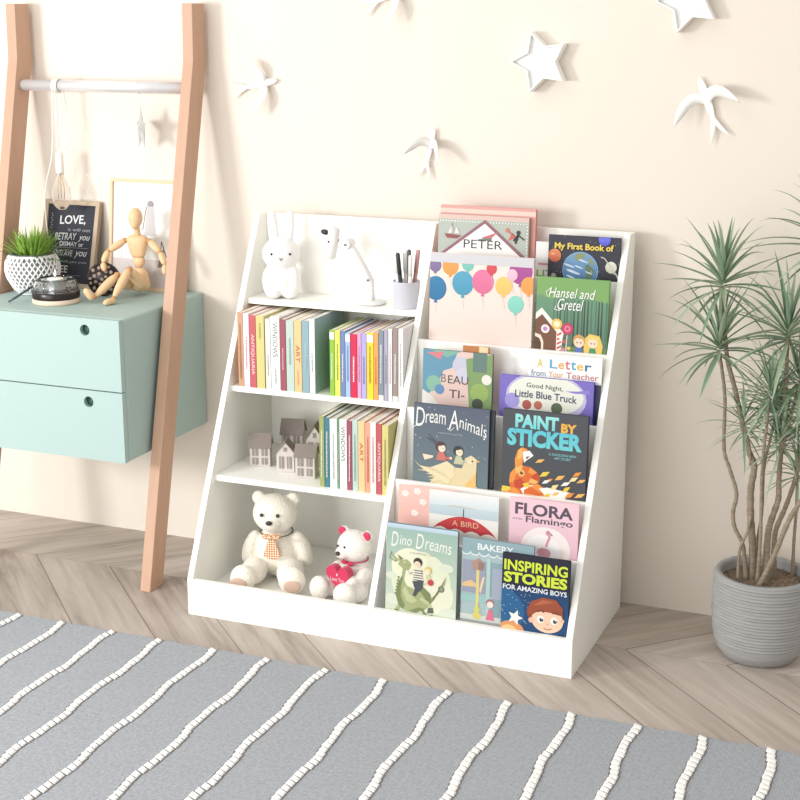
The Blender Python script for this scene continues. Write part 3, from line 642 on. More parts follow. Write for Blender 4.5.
def art_inspiring(a):
    a.rect(0, 0, 1, 1, (20, 60, 110)); a.rect(0, .35, 1, 1, (24, 74, 128), (26, 32, 60)); a.rect(0, .60, 1, 1, (30, 36, 62), (34, 34, 50)); a.rect(0, 0, 1, .35, (26, 70, 120), (24, 74, 128))
    a.circ(.0, .3, .35, (30, 96, 150))
    rr = random.Random(9)
    for i in range(40): a.circ(rr.uniform(0, .6), rr.uniform(.15, .55), .006, (190, 220, 245), n=6)
    a.circ(.16, .08, .2, (226, 150, 90), .14); a.circ(.13, .06, .13, (244, 200, 130), .1)
    pts = [(.22 + (.12 if i % 2 == 0 else .055) * cos(pi / 2 + i * pi / 5 - .3), .24 + (.12 if i % 2 == 0 else .055) * sin(pi / 2 + i * pi / 5 - .3) * .8) for i in range(10)]
    a.poly(pts, (252, 248, 236))
    a.text('INSPIRING', .03, .80, .97, .93, (216, 236, 52), .03); a.text('STORIES', .03, .655, .97, .785, (216, 236, 52), .045); a.text('FOR AMAZING BOYS', .02, .57, .97, .63, (236, 244, 252), .02)
    a.poly([(.62, .0), (.66, .12), (.90, .10), (.92, 0)], (60, 110, 170)); a.poly([(.80, 0), (.84, .10), (.94, .12), (.98, 0)], (40, 48, 80)); a.poly([(.84, .06), (.9, .1), (.88, .0)], (216, 226, 80))
    a.circ(.66, .34, .27, (150, 66, 40), .20); a.circ(.70, .26, .235, (248, 206, 172), .185); a.circ(.46, .24, .04, (244, 190, 156)); a.circ(.92, .28, .03, (244, 190, 156))
    a.poly([(.40, .32), (.44, .46), (.62, .53), (.82, .52), (.93, .42), (.90, .34), (.72, .36), (.56, .36), (.46, .30)], (162, 74, 46)); a.poly([(.48, .42), (.62, .50), (.8, .49), (.6, .44)], (190, 100, 60))
    for x in (.60, .80): a.circ(x, .265, .05, (252, 252, 252), .055); a.circ(x + .012, .26, .03, (60, 70, 60)); a.circ(x + .02, .275, .009, (255, 255, 255), n=8)
    a.line([(.54, .35), (.6, .37), (.65, .355)], .02, (120, 52, 34)); a.line([(.77, .355), (.82, .365), (.87, .35)], .02, (120, 52, 34))
    a.circ(.705, .215, .016, (236, 170, 136)); a.line([(.65, .165), (.71, .15), (.77, .17)], .012, (170, 70, 60))

pb = picture_book
pb(0, 0.497, 0.73, 0.961, .012, .018, (226, 150, 142), art_pink_plain, 'pink book standing right behind the PETER book on the top tier')
pb(0, 0.497, 0.718, 0.942, .010, .006, (206, 170, 160), art_peter, 'grey-green book reading PETER with a white triangle')
pb(0, 0.734, 0.8, 0.889, .006, .015, (240, 239, 237), art_letters, 'mostly hidden white book beside the planet book on the top tier')
pb(0, 0.767, 0.9345, 0.9085, .007, .004, (40, 40, 54), art_planets, 'dark blue planet book reading My First Book of')
pb(1, 0.5055, 0.7545, 0.862, .010, 0, (244, 224, 216), art_balloons, 'cream book with coloured watercolour balloons and a grey top band')
pb(1, 0.7635, 0.93, 0.823, .010, 0, (120, 170, 100), art_hansel, 'green fairy-tale book reading Hansel and Gretel')
pb(2, 0.61, 0.673, 0.664, .004, .008, (190, 116, 60), art_brown, 'orange-brown book peeking over the top of the BEAU TI book')
pb(2, 0.516, 0.685, 0.6505, .0065, .001, (70, 80, 84), art_beauti, 'collage-cover book reading BEAU TI')
pb(2, 0.765, 0.934, 0.66, .003, .0145, (244, 243, 241), art_letter, 'white book reading A Letter from Your Teacher')
pb(2, 0.8, 0.9335, 0.6, .004, .0098, (46, 54, 92), art_navy, 'navy book whose lower corner shows behind the purple truck book')
pb(2, 0.703, 0.921, 0.6075, .008, .001, (104, 90, 190), art_truck, 'purple book reading Good Night, Little Blue Truck')
pb(3, 0.53, 0.712, 0.536, .008, .0095, (52, 58, 66), art_dark, 'dark grey book just behind the Dream Animals book')
pb(3, 0.5215, 0.703, 0.54, .007, .001, (66, 78, 88), art_dream, 'slate blue book reading Dream Animals with a pale bird')
pb(3, 0.734, 0.929, 0.547, .012, .001, (66, 70, 76), art_sticker, 'charcoal book reading Paint by Sticker with an orange fish')
pb(4, 0.506, 0.64, 0.3595, .0035, .006, (240, 180, 166), art_blossom, 'coral pink book with pale blossoms left of the umbrella book')
pb(4, 0.583, 0.748, 0.3585, .004, .001, (236, 234, 230), art_umbrella, 'pale beach book with a big red umbrella')
pb(4, 0.773, 0.9305, 0.365, .006, .001, (240, 196, 208), art_flora, 'pink book reading FLORA and the Flamingo')
pb(5, 0.506, 0.676, 0.291, .010, .001, (120, 140, 150), art_dragon, 'green book with a boy riding a long-necked dragon')
pb(5, 0.6835, 0.849, 0.278, .007, .010, (130, 150, 156), art_bakery, 'pale blue book reading BAKERY with a yellow street lamp')
pb(5, 0.781, 0.9335, 0.2595, .007, .001, (24, 30, 52), art_inspiring, 'dark blue book reading Inspiring Stories for Amazing Boys')

# ------------------------------------------------------------------ top cubby: bunny, lamp, pen cup
WP = mat('white_vinyl', (240, 238, 236), .45, var=.01)
BLK = mat('black_plastic', (48, 46, 48), .4)
bun = thing('bunny_lamp', (.092, -.115, .7182), 'white bunny figure with tall ears on the top shelf', 'ornament', rot=(0, 0, radians(24)))
ears = []
for s_ in (-1, 1):
    for i in range(7):
        t = i / 6; ears.append(((s_ * (.0165 + .0055 * t), .004, .134 + .070 * t), (.0105 + .0035 * sin(pi * t * .9), .007, .012)))
blob('body', [((0, .0, .108), (.0475, .038, .041)), ((0, 0, .045), (.042, .033, .044)), ((-.029, -.008, .042), (.019, .023, .038)), ((.029, -.008, .042), (.019, .023, .038)),
              ((-.020, -.018, .013), (.019, .020, .0135)), ((.020, -.018, .013), (.019, .020, .0135))] + ears, WP, bun, .0028, 4)
for s_ in (-1, 1):
    q = MB(); q.ell((s_ * .0225, -.0335, .112), (.0031, .0022, .0031), seg=12, rings=8); tag(q.build('eye', BLK, bun), None, None)
q = MB(); q.tube([(-.0045, -.0378, .103), (0, -.0385, .0995), (.0045, -.0378, .103)], .0009, 6); q.tube([(0, -.0385, .0995), (0, -.038, .0955)], .0008, 6); q.build('nose', BLK, bun)

dl = thing('desk_lamp', (.330, -.11, .7192), 'white jointed desk lamp shaped like a dog on the top shelf', 'lamp')
LW = mat('lamp_white', (232, 230, 228), .4, var=.01)
q = MB(); q.lathe([(0, 0), (.033, 0), (.036, .003), (.034, .007), (0, .008)], (0, 0, 0), 32); q.build('base', LW, dl)
q = MB(); q.tube([(0, 0, .006), (-.001, 0, .03), (-.003, 0, .058), (-.005, 0, .064)], [.0085, .0085, .0095, .006], 16); q.build('lower_arm', LW, dl)
q = MB(); q.tube([(-.002, -.002, .052), (-.006, -.003, .062), (-.034, -.004, .104), (-.058, -.004, .141), (-.062, -.004, .147)], [.006, .0105, .0125, .0125, .006], 16); q.build('upper_arm', LW, dl)
q = MB(); q.tube([(-.058, -.022, .142), (-.058, .012, .142)], .012, 20); q.build('joint', LW, dl, .002)
q = MB(); q.tube([(-.058, -.0235, .142), (-.058, -.0215, .142)], .003, 10); q.tube([(-.004, -.0145, .058), (-.004, -.010, .058)], .0025, 10); q.build('screw', mat('screw_grey', (130, 130, 132), .3, 1), dl)
q = MB(); q.tube([(-.062, -.004, .145), (-.092, -.004, .150)], .003, 10); q.build('neck_pin', mat('chrome', (200, 200, 202), .2, 1), dl)
q = MB(); q.tube([(-.108, -.004, .104), (-.107, -.004, .108), (-.101, -.004, .140), (-.095, -.004, .176), (-.094, -.004, .180)], [.011, .0145, .0155, .0145, .010], 20); q.build('head', LW, dl)
q = MB(); q.ell((-.116, -.012, .168), (.011, .006, .0068), Matrix.Rotation(radians(10), 3, 'Y')); tag(q.build('nose', BLK, dl), 'black oval nose', None)
q = MB(); q.ell((-.1035, -.0195, .146), (.0026, .002, .0026), seg=10, rings=8); q.build('eye', BLK, dl)

cup = thing('pen_cup', (.4235, -.118, .7182), 'light grey pen cup beside the divider on the top shelf', 'cup')
q = MB(); q.lathe([(0, 0), (.0285, 0), (.030, .002), (.0325, .062), (.0335, .064), (.0315, .064), (.029, .006), (0, .005)], (0, 0, 0), 40); q.build('cup_body', mat('cup_grey', (205, 206, 216), .5, var=.01), cup)
GP = 'pens standing in the grey cup'
PENS = [((-.012, -.012), (-.021, -.016), .128, .0045, (236, 234, 232), 'white pen leaning left at the front of the cup'),
 ((-.002, -.016), (-.014, -.020), .126, .0048, (58, 58, 60), 'black marker leaning left in the cup'),
 ((.004, .004), (-.003, .003), .130, .0075, (228, 226, 224), 'thick white marker in the middle of the cup'),
 ((.010, -.008), (.011, -.010), .134, .0045, (86, 84, 88), 'dark grey pen standing upright in the cup'),
 ((.014, -.014), (.018, -.018), .122, .0045, (238, 236, 234), 'white pen upright on the right side of the cup'),
 ((.012, .008), (.028, .006), .132, .0050, (196, 150, 152), 'dusty pink pen leaning right in the cup')]
for (bx, by), (tx, ty), h, r_, c, lb in PENS:
    p = thing('pen', (.4235 + bx, -.118 + by, .7245), lb, 'pen', GP)
    dx, dy = tx - bx, ty - by
    def at(t): return (dx * t, dy * t, h * t)
    q = MB(); q.tube([at(0), at(.08), at(.6)], [r_ * .3, r_, r_], 12); q.build('barrel', mat('pen_%d' % c[0], c, .4), p)
    q = MB(); q.tube([at(.6), at(.97), at(1)], [r_ * 1.08, r_ * 1.08, r_ * .8], 12); q.build('cap', mat('pen_%d' % c[0], c, .4), p)

# ------------------------------------------------------------------ little houses
HW = mat('whitewashed_wood', (205, 198, 192), .8, var=.08, vscale=40); HR = mat('grey_roof', (138, 128, 122), .85, var=.08, vscale=60); HP = mat('grey_pane', (146, 138, 134), .7)
def house(x, y, w, d, hw, hr, front_gable, yaw, wins, label):
    """w across the face, d deep, hw wall height, hr roof height"""
    r = thing('toy_house', (x, y, .3162), label, 'toy house', 'little grey wooden houses', (0, 0, yaw))
    q = MB()
    if front_gable: q.prism([(-w / 2, 0), (w / 2, 0), (w / 2, hw), (0, hw + hr), (-w / 2, hw)], 'y', -d / 2, d / 2)
    else: q.prism([(-d / 2, 0), (d / 2, 0), (d / 2, hw), (0, hw + hr), (-d / 2, hw)], 'x', -w / 2, w / 2)
    q.build('walls', HW, r, .0008)
    q = MB(); e = .0035; t = .003
    if front_gable:
        for s_ in (-1, 1):
            sl = hr / (w / 2); ex = w / 2 + e
            q.prism([(0, hw + hr), (s_ * ex, hw + hr - sl * ex), (s_ * ex, hw + hr - sl * ex + t), (0, hw + hr + t)], 'y', -d / 2 - e, d / 2 + e)
    else:
        for s_ in (-1, 1):
            sl = hr / (d / 2); ex = d / 2 + e
            q.prism([(0, hw + hr), (s_ * ex, hw + hr - sl * ex), (s_ * ex, hw + hr - sl * ex + t), (0, hw + hr + t)], 'x', -w / 2 - e, w / 2 + e)
    q.build('roof', HR, r, .0005, 1)
    for (u0, v0, u1, v1) in wins:
        boxpart('window', (-w / 2 + u0 * w, -d / 2 - .0012, v0 * hw), (-w / 2 + u1 * w, -d / 2 + .001, v1 * hw), HP, r, 0)
        mx = -w / 2 + (u0 + u1) / 2 * w; mz = (v0 + v1) / 2 * hw
        q = MB(); q.box((mx - .0007, -d / 2 - .0022, v0 * hw), (mx + .0007, -d / 2 - .0010, v1 * hw)); q.build('muntin', HW, r)
    if front_gable: boxpart('gable_window', (-.004, -d / 2 - .0012, hw + hr * .12), (.004, -d / 2 + .001, hw + hr * .5), HP, r, 0)
    return r
W4 = [(.12, .12, .42, .45), (.58, .12, .88, .45), (.12, .55, .42, .92), (.58, .55, .88, .92)]
house(.080, -.225, .050, .040, .052, .026, False, radians(20), W4, 'leftmost little grey house, standing apart by the shelf side')
house(.118, -.120, .054, .042, .062, .030, False, radians(14), W4[2:] + [(.12, .1, .42, .45), (.58, .1, .88, .45)], 'little grey house with wide roof at the back left of the cluster')
house(.160, -.243, .044, .036, .050, .026, True, radians(16), [(.15, .2, .42, .8), (.58, .2, .85, .8)], 'small narrow gabled house in front of the cluster')
house(.2265, -.268, .048, .040, .056, .022, False, radians(12), W4, 'little grey house at front right beside the books')
house(.205, -.170, .044, .042, .070, .032, True, radians(14), [(.15, .6, .42, .88), (.58, .6, .85, .88)], 'tall gabled house at back right of the cluster beside the books')

# ------------------------------------------------------------------ teddy bears
FUR = mat('cream_plush', (250, 244, 230), .95, var=.03, vscale=120, bump=.9, bscale=260, spec=.1, sheen=.6)
FUR2 = mat('white_plush', (248, 244, 236), .95, var=.03, vscale=120, bump=.9, bscale=300, spec=.1, sheen=.6)
DKR = mat('dark_bead', (60, 52, 50), .25)
b1 = thing('teddy_bear', (.140, -.265, .0464), 'big cream teddy bear with a checked orange necktie', 'teddy bear', rot=(0, 0, radians(14)))
RY = lambda a: Matrix.Rotation(a, 3, 'Y')
blob('body', [((0, 0, .068), (.056, .050, .066)), ((0, -.012, .168), (.056, .050, .049)), ((0, -.050, .156), (.024, .024, .019)), ((-.043, 0, .202), (.018, .011, .018)), ((.043, 0, .202), (.018, .011, .018)),
  ((-.064, -.012, .078), (.019, .022, .046), RY(.35)), ((.066, -.008, .078), (.020, .022, .048), RY(-.35)),
  ((-.045, -.060, .034), (.032, .050, .032)), ((-.058, -.118, .036), (.032, .026, .034)), ((.045, -.060, .034), (.033, .050, .032)), ((.062, -.118, .037), (.034, .026, .035))], FUR, b1, .0035, 5)
PAD = mat('tan_suede', (206, 178, 160), .9, var=.05)
for s_, x in ((-1, -.060), (1, .063)):
    q = MB(); q.ell((x + s_ * .004, -.1415, .030), (.021, .0045, .016)); q.build('foot_pad', PAD, b1)
    q = MB(); q.ell((s_ * .0200 - .003, -.0615, .178), (.0048, .0035, .0048), seg=12, rings=8); q.build('eye', DKR, b1)
q = MB(); q.ell((-.002, -.0755, .163), (.0085, .0045, .006)); q.build('nose', DKR, b1)
def check_mat():
    m = bpy.data.materials.new('checked_tie'); m.use_nodes = True
    N = m.node_tree.nodes; L = m.node_tree.links
    tc = N.new('ShaderNodeTexCoord'); ch = N.new('ShaderNodeTexChecker'); ch.inputs['Scale'].default_value = 240
    ch.inputs['Color1'].default_value = (*lin((196, 118, 40)), 1); ch.inputs['Color2'].default_value = (*lin((240, 226, 206)), 1)
    mp = N.new('ShaderNodeMapping'); mp.inputs['Rotation'].default_value = (0, .78, 0)
    L.new(tc.outputs['Object'], mp.inputs[0]); L.new(mp.outputs[0], ch.inputs[0]); L.new(ch.outputs[0], N['Principled BSDF'].inputs['Base Color'])
    N['Principled BSDF'].inputs['Roughness'].default_value = .9
    return m
TIE = check_mat()
q = MB(); q.prism([(-.006, .122), (.006, .122), (.022, .072), (.011, .067), (0, .064), (-.011, .067), (-.022, .072)], 'y', -.0600, -.0545); q.build('necktie', TIE, b1, .001)
q = MB(); q.ell((-.012, -.062, .124), (.012, .006, .007)); q.ell((.012, -.062, .124), (.012, .006, .007)); q.ell((0, -.065, .124), (.005, .005, .005)); q.build('bow', TIE, b1)
CORDG = mat('grey_cord', (110, 100, 92), .8)
q = MB(); q.tube([(.0405 * cos(a), -.004 + .039 * sin(a), .119 + .003 * sin(a)) for a in [2 * pi * i / 32 for i in range(32)]], .0016, 6, closed=True); q.build('neck_cord', CORDG, b1)

b2 = thing('teddy_bear', (.370, -.300, .0464), 'small white teddy bear holding a red heart', 'teddy bear', rot=(0, 0, radians(-12)))
blob('body', [((0, 0, .052), (.040, .037, .050)), ((0, -.008, .126), (.043, .040, .039)), ((-.012, -.040, .115), (.019, .018, .015)), ((-.034, 0, .154), (.014, .009, .014)), ((.034, 0, .154), (.014, .009, .014)),
  ((-.042, -.018, .064), (.015, .026, .018)), ((.040, -.026, .064), (.016, .030, .018)), ((.032, -.062, .060), (.014, .016, .012)),
  ((-.040, -.040, .026), (.024, .036, .024)), ((-.053, -.078, .030), (.026, .022, .030)), ((.030, -.045, .026), (.026, .036, .026)), ((.028, -.088, .031), (.030, .024, .031))], FUR2, b2, .0030, 5)
RED = mat('red_plush', (198, 40, 84), .6, var=.05, sheen=.3)
for s_ in (-1, 1):
    q = MB(); q.ell((s_ * .036, -.009, .156), (.011, .0035, .011), Matrix.Rotation(s_ * .3, 3, 'Y')); tag(q.build('inner_ear', RED, b2), 'red inner ear', None)
for x, z in ((-.021, .133), (-.001, .133)):
    q = MB(); q.ell((x, -.0475, z), (.003, .0025, .003), seg=12, rings=8); q.build('eye', DKR, b2)
q = MB(); q.ell((-.0135, -.0580, .118), (.0062, .0045, .0055)); q.build('nose', DKR, b2)
q = MB(); q.tube([(.030 * cos(a), -.004 + .030 * sin(a), .092) for a in [2 * pi * i / 28 for i in range(28)]], .0018, 6, closed=True); q.ell((-.010, -.037, .091), (.009, .004, .005)); q.ell((.008, -.038, .089), (.009, .004, .005)); q.build('neck_ribbon', RED, b2)
def heart(cx, cz, s_, n=40):
    return [(cx + s_ * 16 * sin(t) ** 3 / 16, cz + s_ * (13 * cos(t) - 5 * cos(2 * t) - 2 * cos(3 * t) - cos(4 * t)) / 16) for t in [2 * pi * i / n for i in range(n)]]
q = MB(); q.prism(heart(-.002, .068, .033), 'y', -.076, -.056)
ht = q.build('heart_cushion', RED, b2, .0065, 4)
a = Art(.044, .022); a.text('I', .45, .70, .52, 1, (250, 225, 230)); a.text('Love You', .05, .1, .95, .55, (250, 225, 230)); a.build('lettering', ht, loc=(-.024, -.0762, .054))

# ------------------------------------------------------------------ wall cabinet
MINT = mat('mint_lacquer', (168, 191, 187), .5, var=.012, vscale=6)
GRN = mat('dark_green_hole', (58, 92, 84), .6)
CX0, CX1, CYF, CZ0, CZ1 = -.674, -.196, -.404, .336, .691
cab = thing('wall_cabinet', ((CX0 + CX1) / 2, -.2, CZ0), 'mint green wall-hung cabinet with two drawers', 'cabinet')
off = -Vector(((CX0 + CX1) / 2, -.2, CZ0))
q = MB(); q.box((CX0, CYF + .018, CZ0), (CX1, -.0005, CZ1)); o = q.build('body', MINT, cab, .006, 3); o.location = off
def drawer(z0, z1, hx, hz):
    r_, n = .0135, 40
    x0, x1 = CX0 + .001, CX1 - .001
    # front panel with a round finger hole: fan of quads between outline and circle
    vs = []; fs = []
    outer = []
    for i in range(n):
        a = 2 * pi * i / n; dx, dz = cos(a), sin(a)
        t = min(((x1 - hx) if dx > 0 else (x0 - hx)) / dx if abs(dx) > 1e-9 else 1e9, ((z1 - hz) if dz > 0 else (z0 - hz)) / dz if abs(dz) > 1e-9 else 1e9)
        outer.append((hx + dx * t, hz + dz * t))
    corners = [(x0, z0), (x1, z0), (x1, z1), (x0, z1)]
    for c in corners:
        j = min(range(n), key=lambda i: (outer[i][0] - c[0]) ** 2 + (outer[i][1] - c[1]) ** 2); outer[j] = c
    for y in (CYF, CYF + .0165):
        for i in range(n): vs.append((outer[i][0], y, outer[i][1]))
        for i in range(n): vs.append((hx + r_ * cos(2 * pi * i / n), y, hz + r_ * sin(2 * pi * i / n)))
    for i in range(n):
        k = (i + 1) % n
        fs += [(i, k, n + k, n + i), (2 * n + i, 3 * n + i, 3 * n + k, 2 * n + k), (i, 2 * n + i, 2 * n + k, k), (n + i, n + k, 3 * n + k, 3 * n + i)]
    q = MB(); q.add(vs, fs); d_ = q.build('drawer', MINT, cab); d_.location = off
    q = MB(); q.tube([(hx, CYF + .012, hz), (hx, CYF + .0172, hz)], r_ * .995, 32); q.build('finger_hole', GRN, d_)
drawer(.5150, CZ1 - .001, -.293, .661); drawer(CZ0 + .001, .5120, -.293, .483)

# ------------------------------------------------------------------ ladder
LWD = mat('beech_wood', (194, 157, 133), .55, var=.09, vscale=9, stretch=(6, 6, .7))
lad = thing('ladder', (-.43, -.35, 0), 'leaning wooden ladder rack with a steel rod', 'ladder rack')
loff = Vector((.43, .35, 0))
yz = [(-.384, 0), (-.0795, 1.283), (-.0755, 1.42), (-.0165, 1.42), (-.0165, 1.275), (-.322, 0)]
for x0 in (-.186, -.706):
    q = MB(); q.prism(yz, 'x', x0, x0 + .029); o = q.build('rail', LWD, lad, .0015); o.location = loff
q = MB(); q.tube([(-.6785, -.066, 1.216), (-.1845, -.066, 1.216)], .0145, 28); o = q.build('rod', mat('brushed_steel', (232, 232, 234), .3, .45, var=.03), lad); o.location = loff
tag(o, 'brushed steel rod', None)

# pendant bulb on a looped cord over the rod
CW_ = mat('white_cord', (238, 234, 226), .7)
pen = thing('pendant_bulb', (-.568, -.066, 1.216), 'clear glass bulb hanging from a looped white cord on the ladder rod', 'pendant lamp')
def PR(p): return (p[0] + .572, p[1] + .066, p[2] - 1.216)
q = MB()
for dx in (-.0055, .0, .0055):
    q.tube([(dx, .0172 * cos(a), .0172 * sin(a)) for a in [2 * pi * i / 20 for i in range(20)]], .0026, 8, closed=True)
q.tube(catmull([(.003, -.0175, 0), (.006, -.018, -.05), (.003, -.016, -.11), (.0, -.012, -.15), (-.001, -.008, -.172)]), .0022, 8)
q.tube(catmull([(-.004, -.0175, 0), (-.006, -.018, -.06), (-.012, -.016, -.13), (-.022, -.014, -.19), (-.044, -.01, -.25), (-.060, -.0, -.31), (-.066, .012, -.40)]), .0018, 8)
q.tube(catmull([(.005, .0172, 0), (.014, .016, -.08), (.024, .010, -.13), (.020, .0, -.155), (.010, -.008, -.16), (0, -.008, -.172)]), .0018, 8)
q.build('cord', CW_, pen)
q = MB(); q.lathe([(0, -.224), (.009, -.224), (.0105, -.22), (.0105, -.176), (.008, -.170), (0, -.168)], (-.001, -.008, 0), 24); q.build('socket', mat('white_plastic', (240, 238, 232), .4), pen)
q = MB(); q.lathe([(.009, -.222), (.010, -.235), (.0215, -.262), (.0245, -.285), (.021, -.305), (.011, -.317), (0, -.320)], (-.001, -.008, 0), 32); q.build('glass_bulb', bulb_mat(), pen)
q = MB()
for k in range(6):
    a = 2 * pi * k / 6; q.tube([(-.001 + .003 * cos(a), -.008 + .003 * sin(a), -.225), (-.001 + .009 * cos(a), -.008 + .009 * sin(a), -.262), (-.001 + .008 * cos(a), -.008 + .008 * sin(a), -.290)], .0005, 6)
q.build('filament', mat('brass_wire', (216, 180, 120), .4, .6), pen)
# hanging star
st = thing('hanging_star', (-.322, -.066, 1.216), 'small silver star hanging edge-on from the ladder rod', 'star ornament')
q = MB(); q.tube([(0, .0155 * cos(a), .0155 * sin(a)) for a in [2 * pi * i / 16 for i in range(16)]], .0006, 6, closed=True); q.tube([(0, -.0155, 0), (.0, -.004, -.03), (0, 0, -.046)], .0006, 6); q.build('string', CW_, st)
def star_pts(R, r, a0=pi / 2): return [((R if i % 2 == 0 else r) * cos(a0 + i * pi / 5), (R if i % 2 == 0 else r) * sin(a0 + i * pi / 5)) for i in range(10)]
q = MB(); sp5 = star_pts(.046, .021); vs = [(x, 0, z * 1.28 - .104) for x, z in sp5] + [(0, -.009, -.104), (0, .009, -.104)]
q.add(vs, [(i, (i + 1) % 10, 10) for i in range(10)] + [((i + 1) % 10, i, 11) for i in range(10)])
so = q.build('star', mat('silver_card', (196, 194, 192), .45, .4), st); so.rotation_euler = (0, 0, math.atan2(.73, .68) - pi / 2 + pi)
st_obj = so

# ------------------------------------------------------------------ things on the cabinet
Z0 = CZ1 + .0003
# grass plant in a lattice pot
gp = thing('potted_grass', (-.600, -.175, Z0), 'bright green spiky plant in a round white lattice pot', 'potted plant')
PR_ = [(.030, 0), (.036, .002), (.050, .018), (.062, .040), (.0655, .058), (.063, .076), (.054, .092), (.050, .096), (.047, .094), (.050, .085), (.045, .075), (0, .075)]
q = MB(); q.lathe([(0, 0)] + PR_, (0, 0, 0), 40); q.build('pot', mat('pot_grey', (120, 120, 122), .7), gp)
def prof_r(z):
    for (r0, z0), (r1, z1) in zip(PR_, PR_[1:]):
        if z0 <= z <= z1 and z1 > z0: return r0 + (r1 - r0) * (z - z0) / (z1 - z0)
    return PR_[0][0]
q = MB()
for s_ in (-1, 1):
    for k in range(30):
        pts = []
        for i in range(13):
            z = .003 + .088 * i / 12; a = 2 * pi * k / 30 + s_ * i * .085
            r_ = prof_r(z) + .0008; pts.append((r_ * cos(a), r_ * sin(a), z))
        q.tube(pts, .0021, 6)
for z in (.003, .091):
    r_ = prof_r(z) + .0008; q.tube([(r_ * cos(a), r_ * sin(a), z) for a in [2 * pi * i / 30 for i in range(30)]], .0028, 6, closed=True)
q.build('lattice', mat('pot_white', (244, 244, 244), .4), gp)
def leaf(q, base, direc, L, w, droop, n=7, m_=None, roll=0, fold=.3):
    """a narrow tapered blade, slightly folded"""
    d = Vector(direc).normalized(); p = Vector(base); side0 = d.cross(Vector((0, 0, 1)))
    if side0.length < .05: side0 = Vector((1, 0, 0))
    side0.normalize(); vs = []; fs = []
    for i in range(n + 1):
        t = i / n; ww = w * (.55 + .45 * min(1, t * 4)) * (1 - t ** 2.2) + w * .02
        nrm = side0.cross(d).normalized()
        vs += [p - side0 * ww / 2 + nrm * ww * fold, p, p + side0 * ww / 2 + nrm * ww * fold]
        d = (d + Vector((0, 0, -droop / n * (.4 + 1.4 * t)))).normalized(); p = p + d * (L / n)
    for i in range(n):
        a = i * 3; fs += [(a, a + 1, a + 4, a + 3), (a + 1, a + 2, a + 5, a + 4)]
    q.add(vs, fs, m_, True)
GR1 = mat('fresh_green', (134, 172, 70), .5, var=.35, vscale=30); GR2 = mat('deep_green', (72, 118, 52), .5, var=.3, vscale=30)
rr = random.Random(4)
q = MB()
for i in range(190):
    az = rr.uniform(0, 2 * pi); el = rr.uniform(.05, 1.35) if i > 50 else rr.uniform(.9, 1.45)
    d = (cos(az) * cos(el), sin(az) * cos(el), sin(el)); r0 = rr.uniform(0, .03)
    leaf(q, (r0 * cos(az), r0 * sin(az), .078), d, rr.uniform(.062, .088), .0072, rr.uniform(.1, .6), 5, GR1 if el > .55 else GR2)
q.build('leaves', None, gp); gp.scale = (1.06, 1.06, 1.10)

# candle holder
ch_ = thing('candle_holder', (-.470, -.262, Z0), 'glass tealight holder with black band on a round wooden base', 'candle holder')
q = MB(); q.lathe([(0, 0), (.058, 0), (.060, .002), (.060, .011), (.058, .013), (0, .013)], (0, 0, 0), 48); q.build('base', mat('pale_wood', (226, 206, 184), .6, var=.08, vscale=30), ch_)
q = MB(); q.lathe([(.052, .0131), (.059, .0131), (.0595, .015), (.0595, .028), (.0585, .0295), (.052, .0295)], (0, 0, 0), 48)
q.build('band', mat('black_band', (36, 28, 28), .3), ch_)
q = MB(); q.lathe([(.050, .030), (.056, .030), (.0568, .032), (.056, .045), (.051, .056), (.044, .061), (.041, .0605), (.047, .054), (.0515, .044), (.052, .034), (.050, .032)], (0, 0, 0), 48)
q.build('glass', glass_mat(), ch_)
q = MB(); q.lathe([(0, .0132), (.024, .0132), (.026, .030), (.028, .058), (.0285, .060), (.021, .0585), (0, .0585)], (0, 0, 0), 32); q.build('candle_cup', mat('cup_metal', (190, 190, 192), .3, .7), ch_)
q = MB(); q.lathe([(0, .0588), (.020, .0588), (.0205, .0600), (.019, .0612), (0, .0614)], (0, 0, 0), 32); q.build('candle', mat('white_wax', (248, 246, 240), .5), ch_)
q = MB(); q.tube([(0, 0, .061), (.0005, 0, .067)], .0007, 6); q.build('wick', BLK, ch_)
fm = bpy.data.materials.new('candle_flame'); fm.use_nodes = True; fb = fm.node_tree.nodes['Principled BSDF']
fb.inputs['Emission Color'].default_value = (1, .93, .8, 1); fb.inputs['Emission Strength'].default_value = 3
q = MB(); q.lathe([(0, .065), (.0018, .067), (.0026, .071), (.0018, .077), (0, .083)], (0, 0, 0), 14); q.build('flame', fm, ch_)
# dark stick leaning on the holder
q = MB(); q.tube([(0, 0, .0032), (.012, .013, .012), (.046, .052, .0405)], [.0026, .0032, .0028], 10)
o = q.build('candle_snuffer', mat('gunmetal', (92, 96, 102), .35, .7), None, loc=(-.575, -.318, Z0)); tag(o, 'dark metal stick propped against the glass candle holder', 'candle tool')

# chalkboard
cb_ = thing('chalkboard', (-.662, -.078, Z0), 'framed chalkboard with white hand lettering starting with LOVE', 'chalkboard', rot=(-.27, 0, 0))
bw, bh = .172, .232
q = MB()
FW = mat('frame_wood', (184, 166, 144), .65, var=.1, vscale=18)
q.box((0, 0, 0), (bw, .014, .012)); q.box((0, 0, bh - .012), (bw, .014, bh)); q.box((0, 0, .012), (.012, .014, bh - .012)); q.box((bw - .012, 0, .012), (bw, .014, bh - .012)); q.build('frame', FW, cb_, .0008)
boxpart('board', (.0121, .005, .0121), (bw - .0121, .012, bh - .0121), mat('slate_black', (52, 54, 62), .8, var=.15, vscale=14), cb_, 0)
a = Art(bw - .0242, bh - .0242); CHK = (226, 228, 232); CH2 = (170, 174, 182)
a.text('LOVE,', .26, .73, .80, .86, CHK, .015, tilt=.02); a.text('it will not', .45, .665, .92, .705, CH2); a.text('BETRAY', .18, .545, .64, .635, CHK, 0, .15, tilt=.01); a.text('you', .68, .53, .93, .61, CHK, 0, .4)
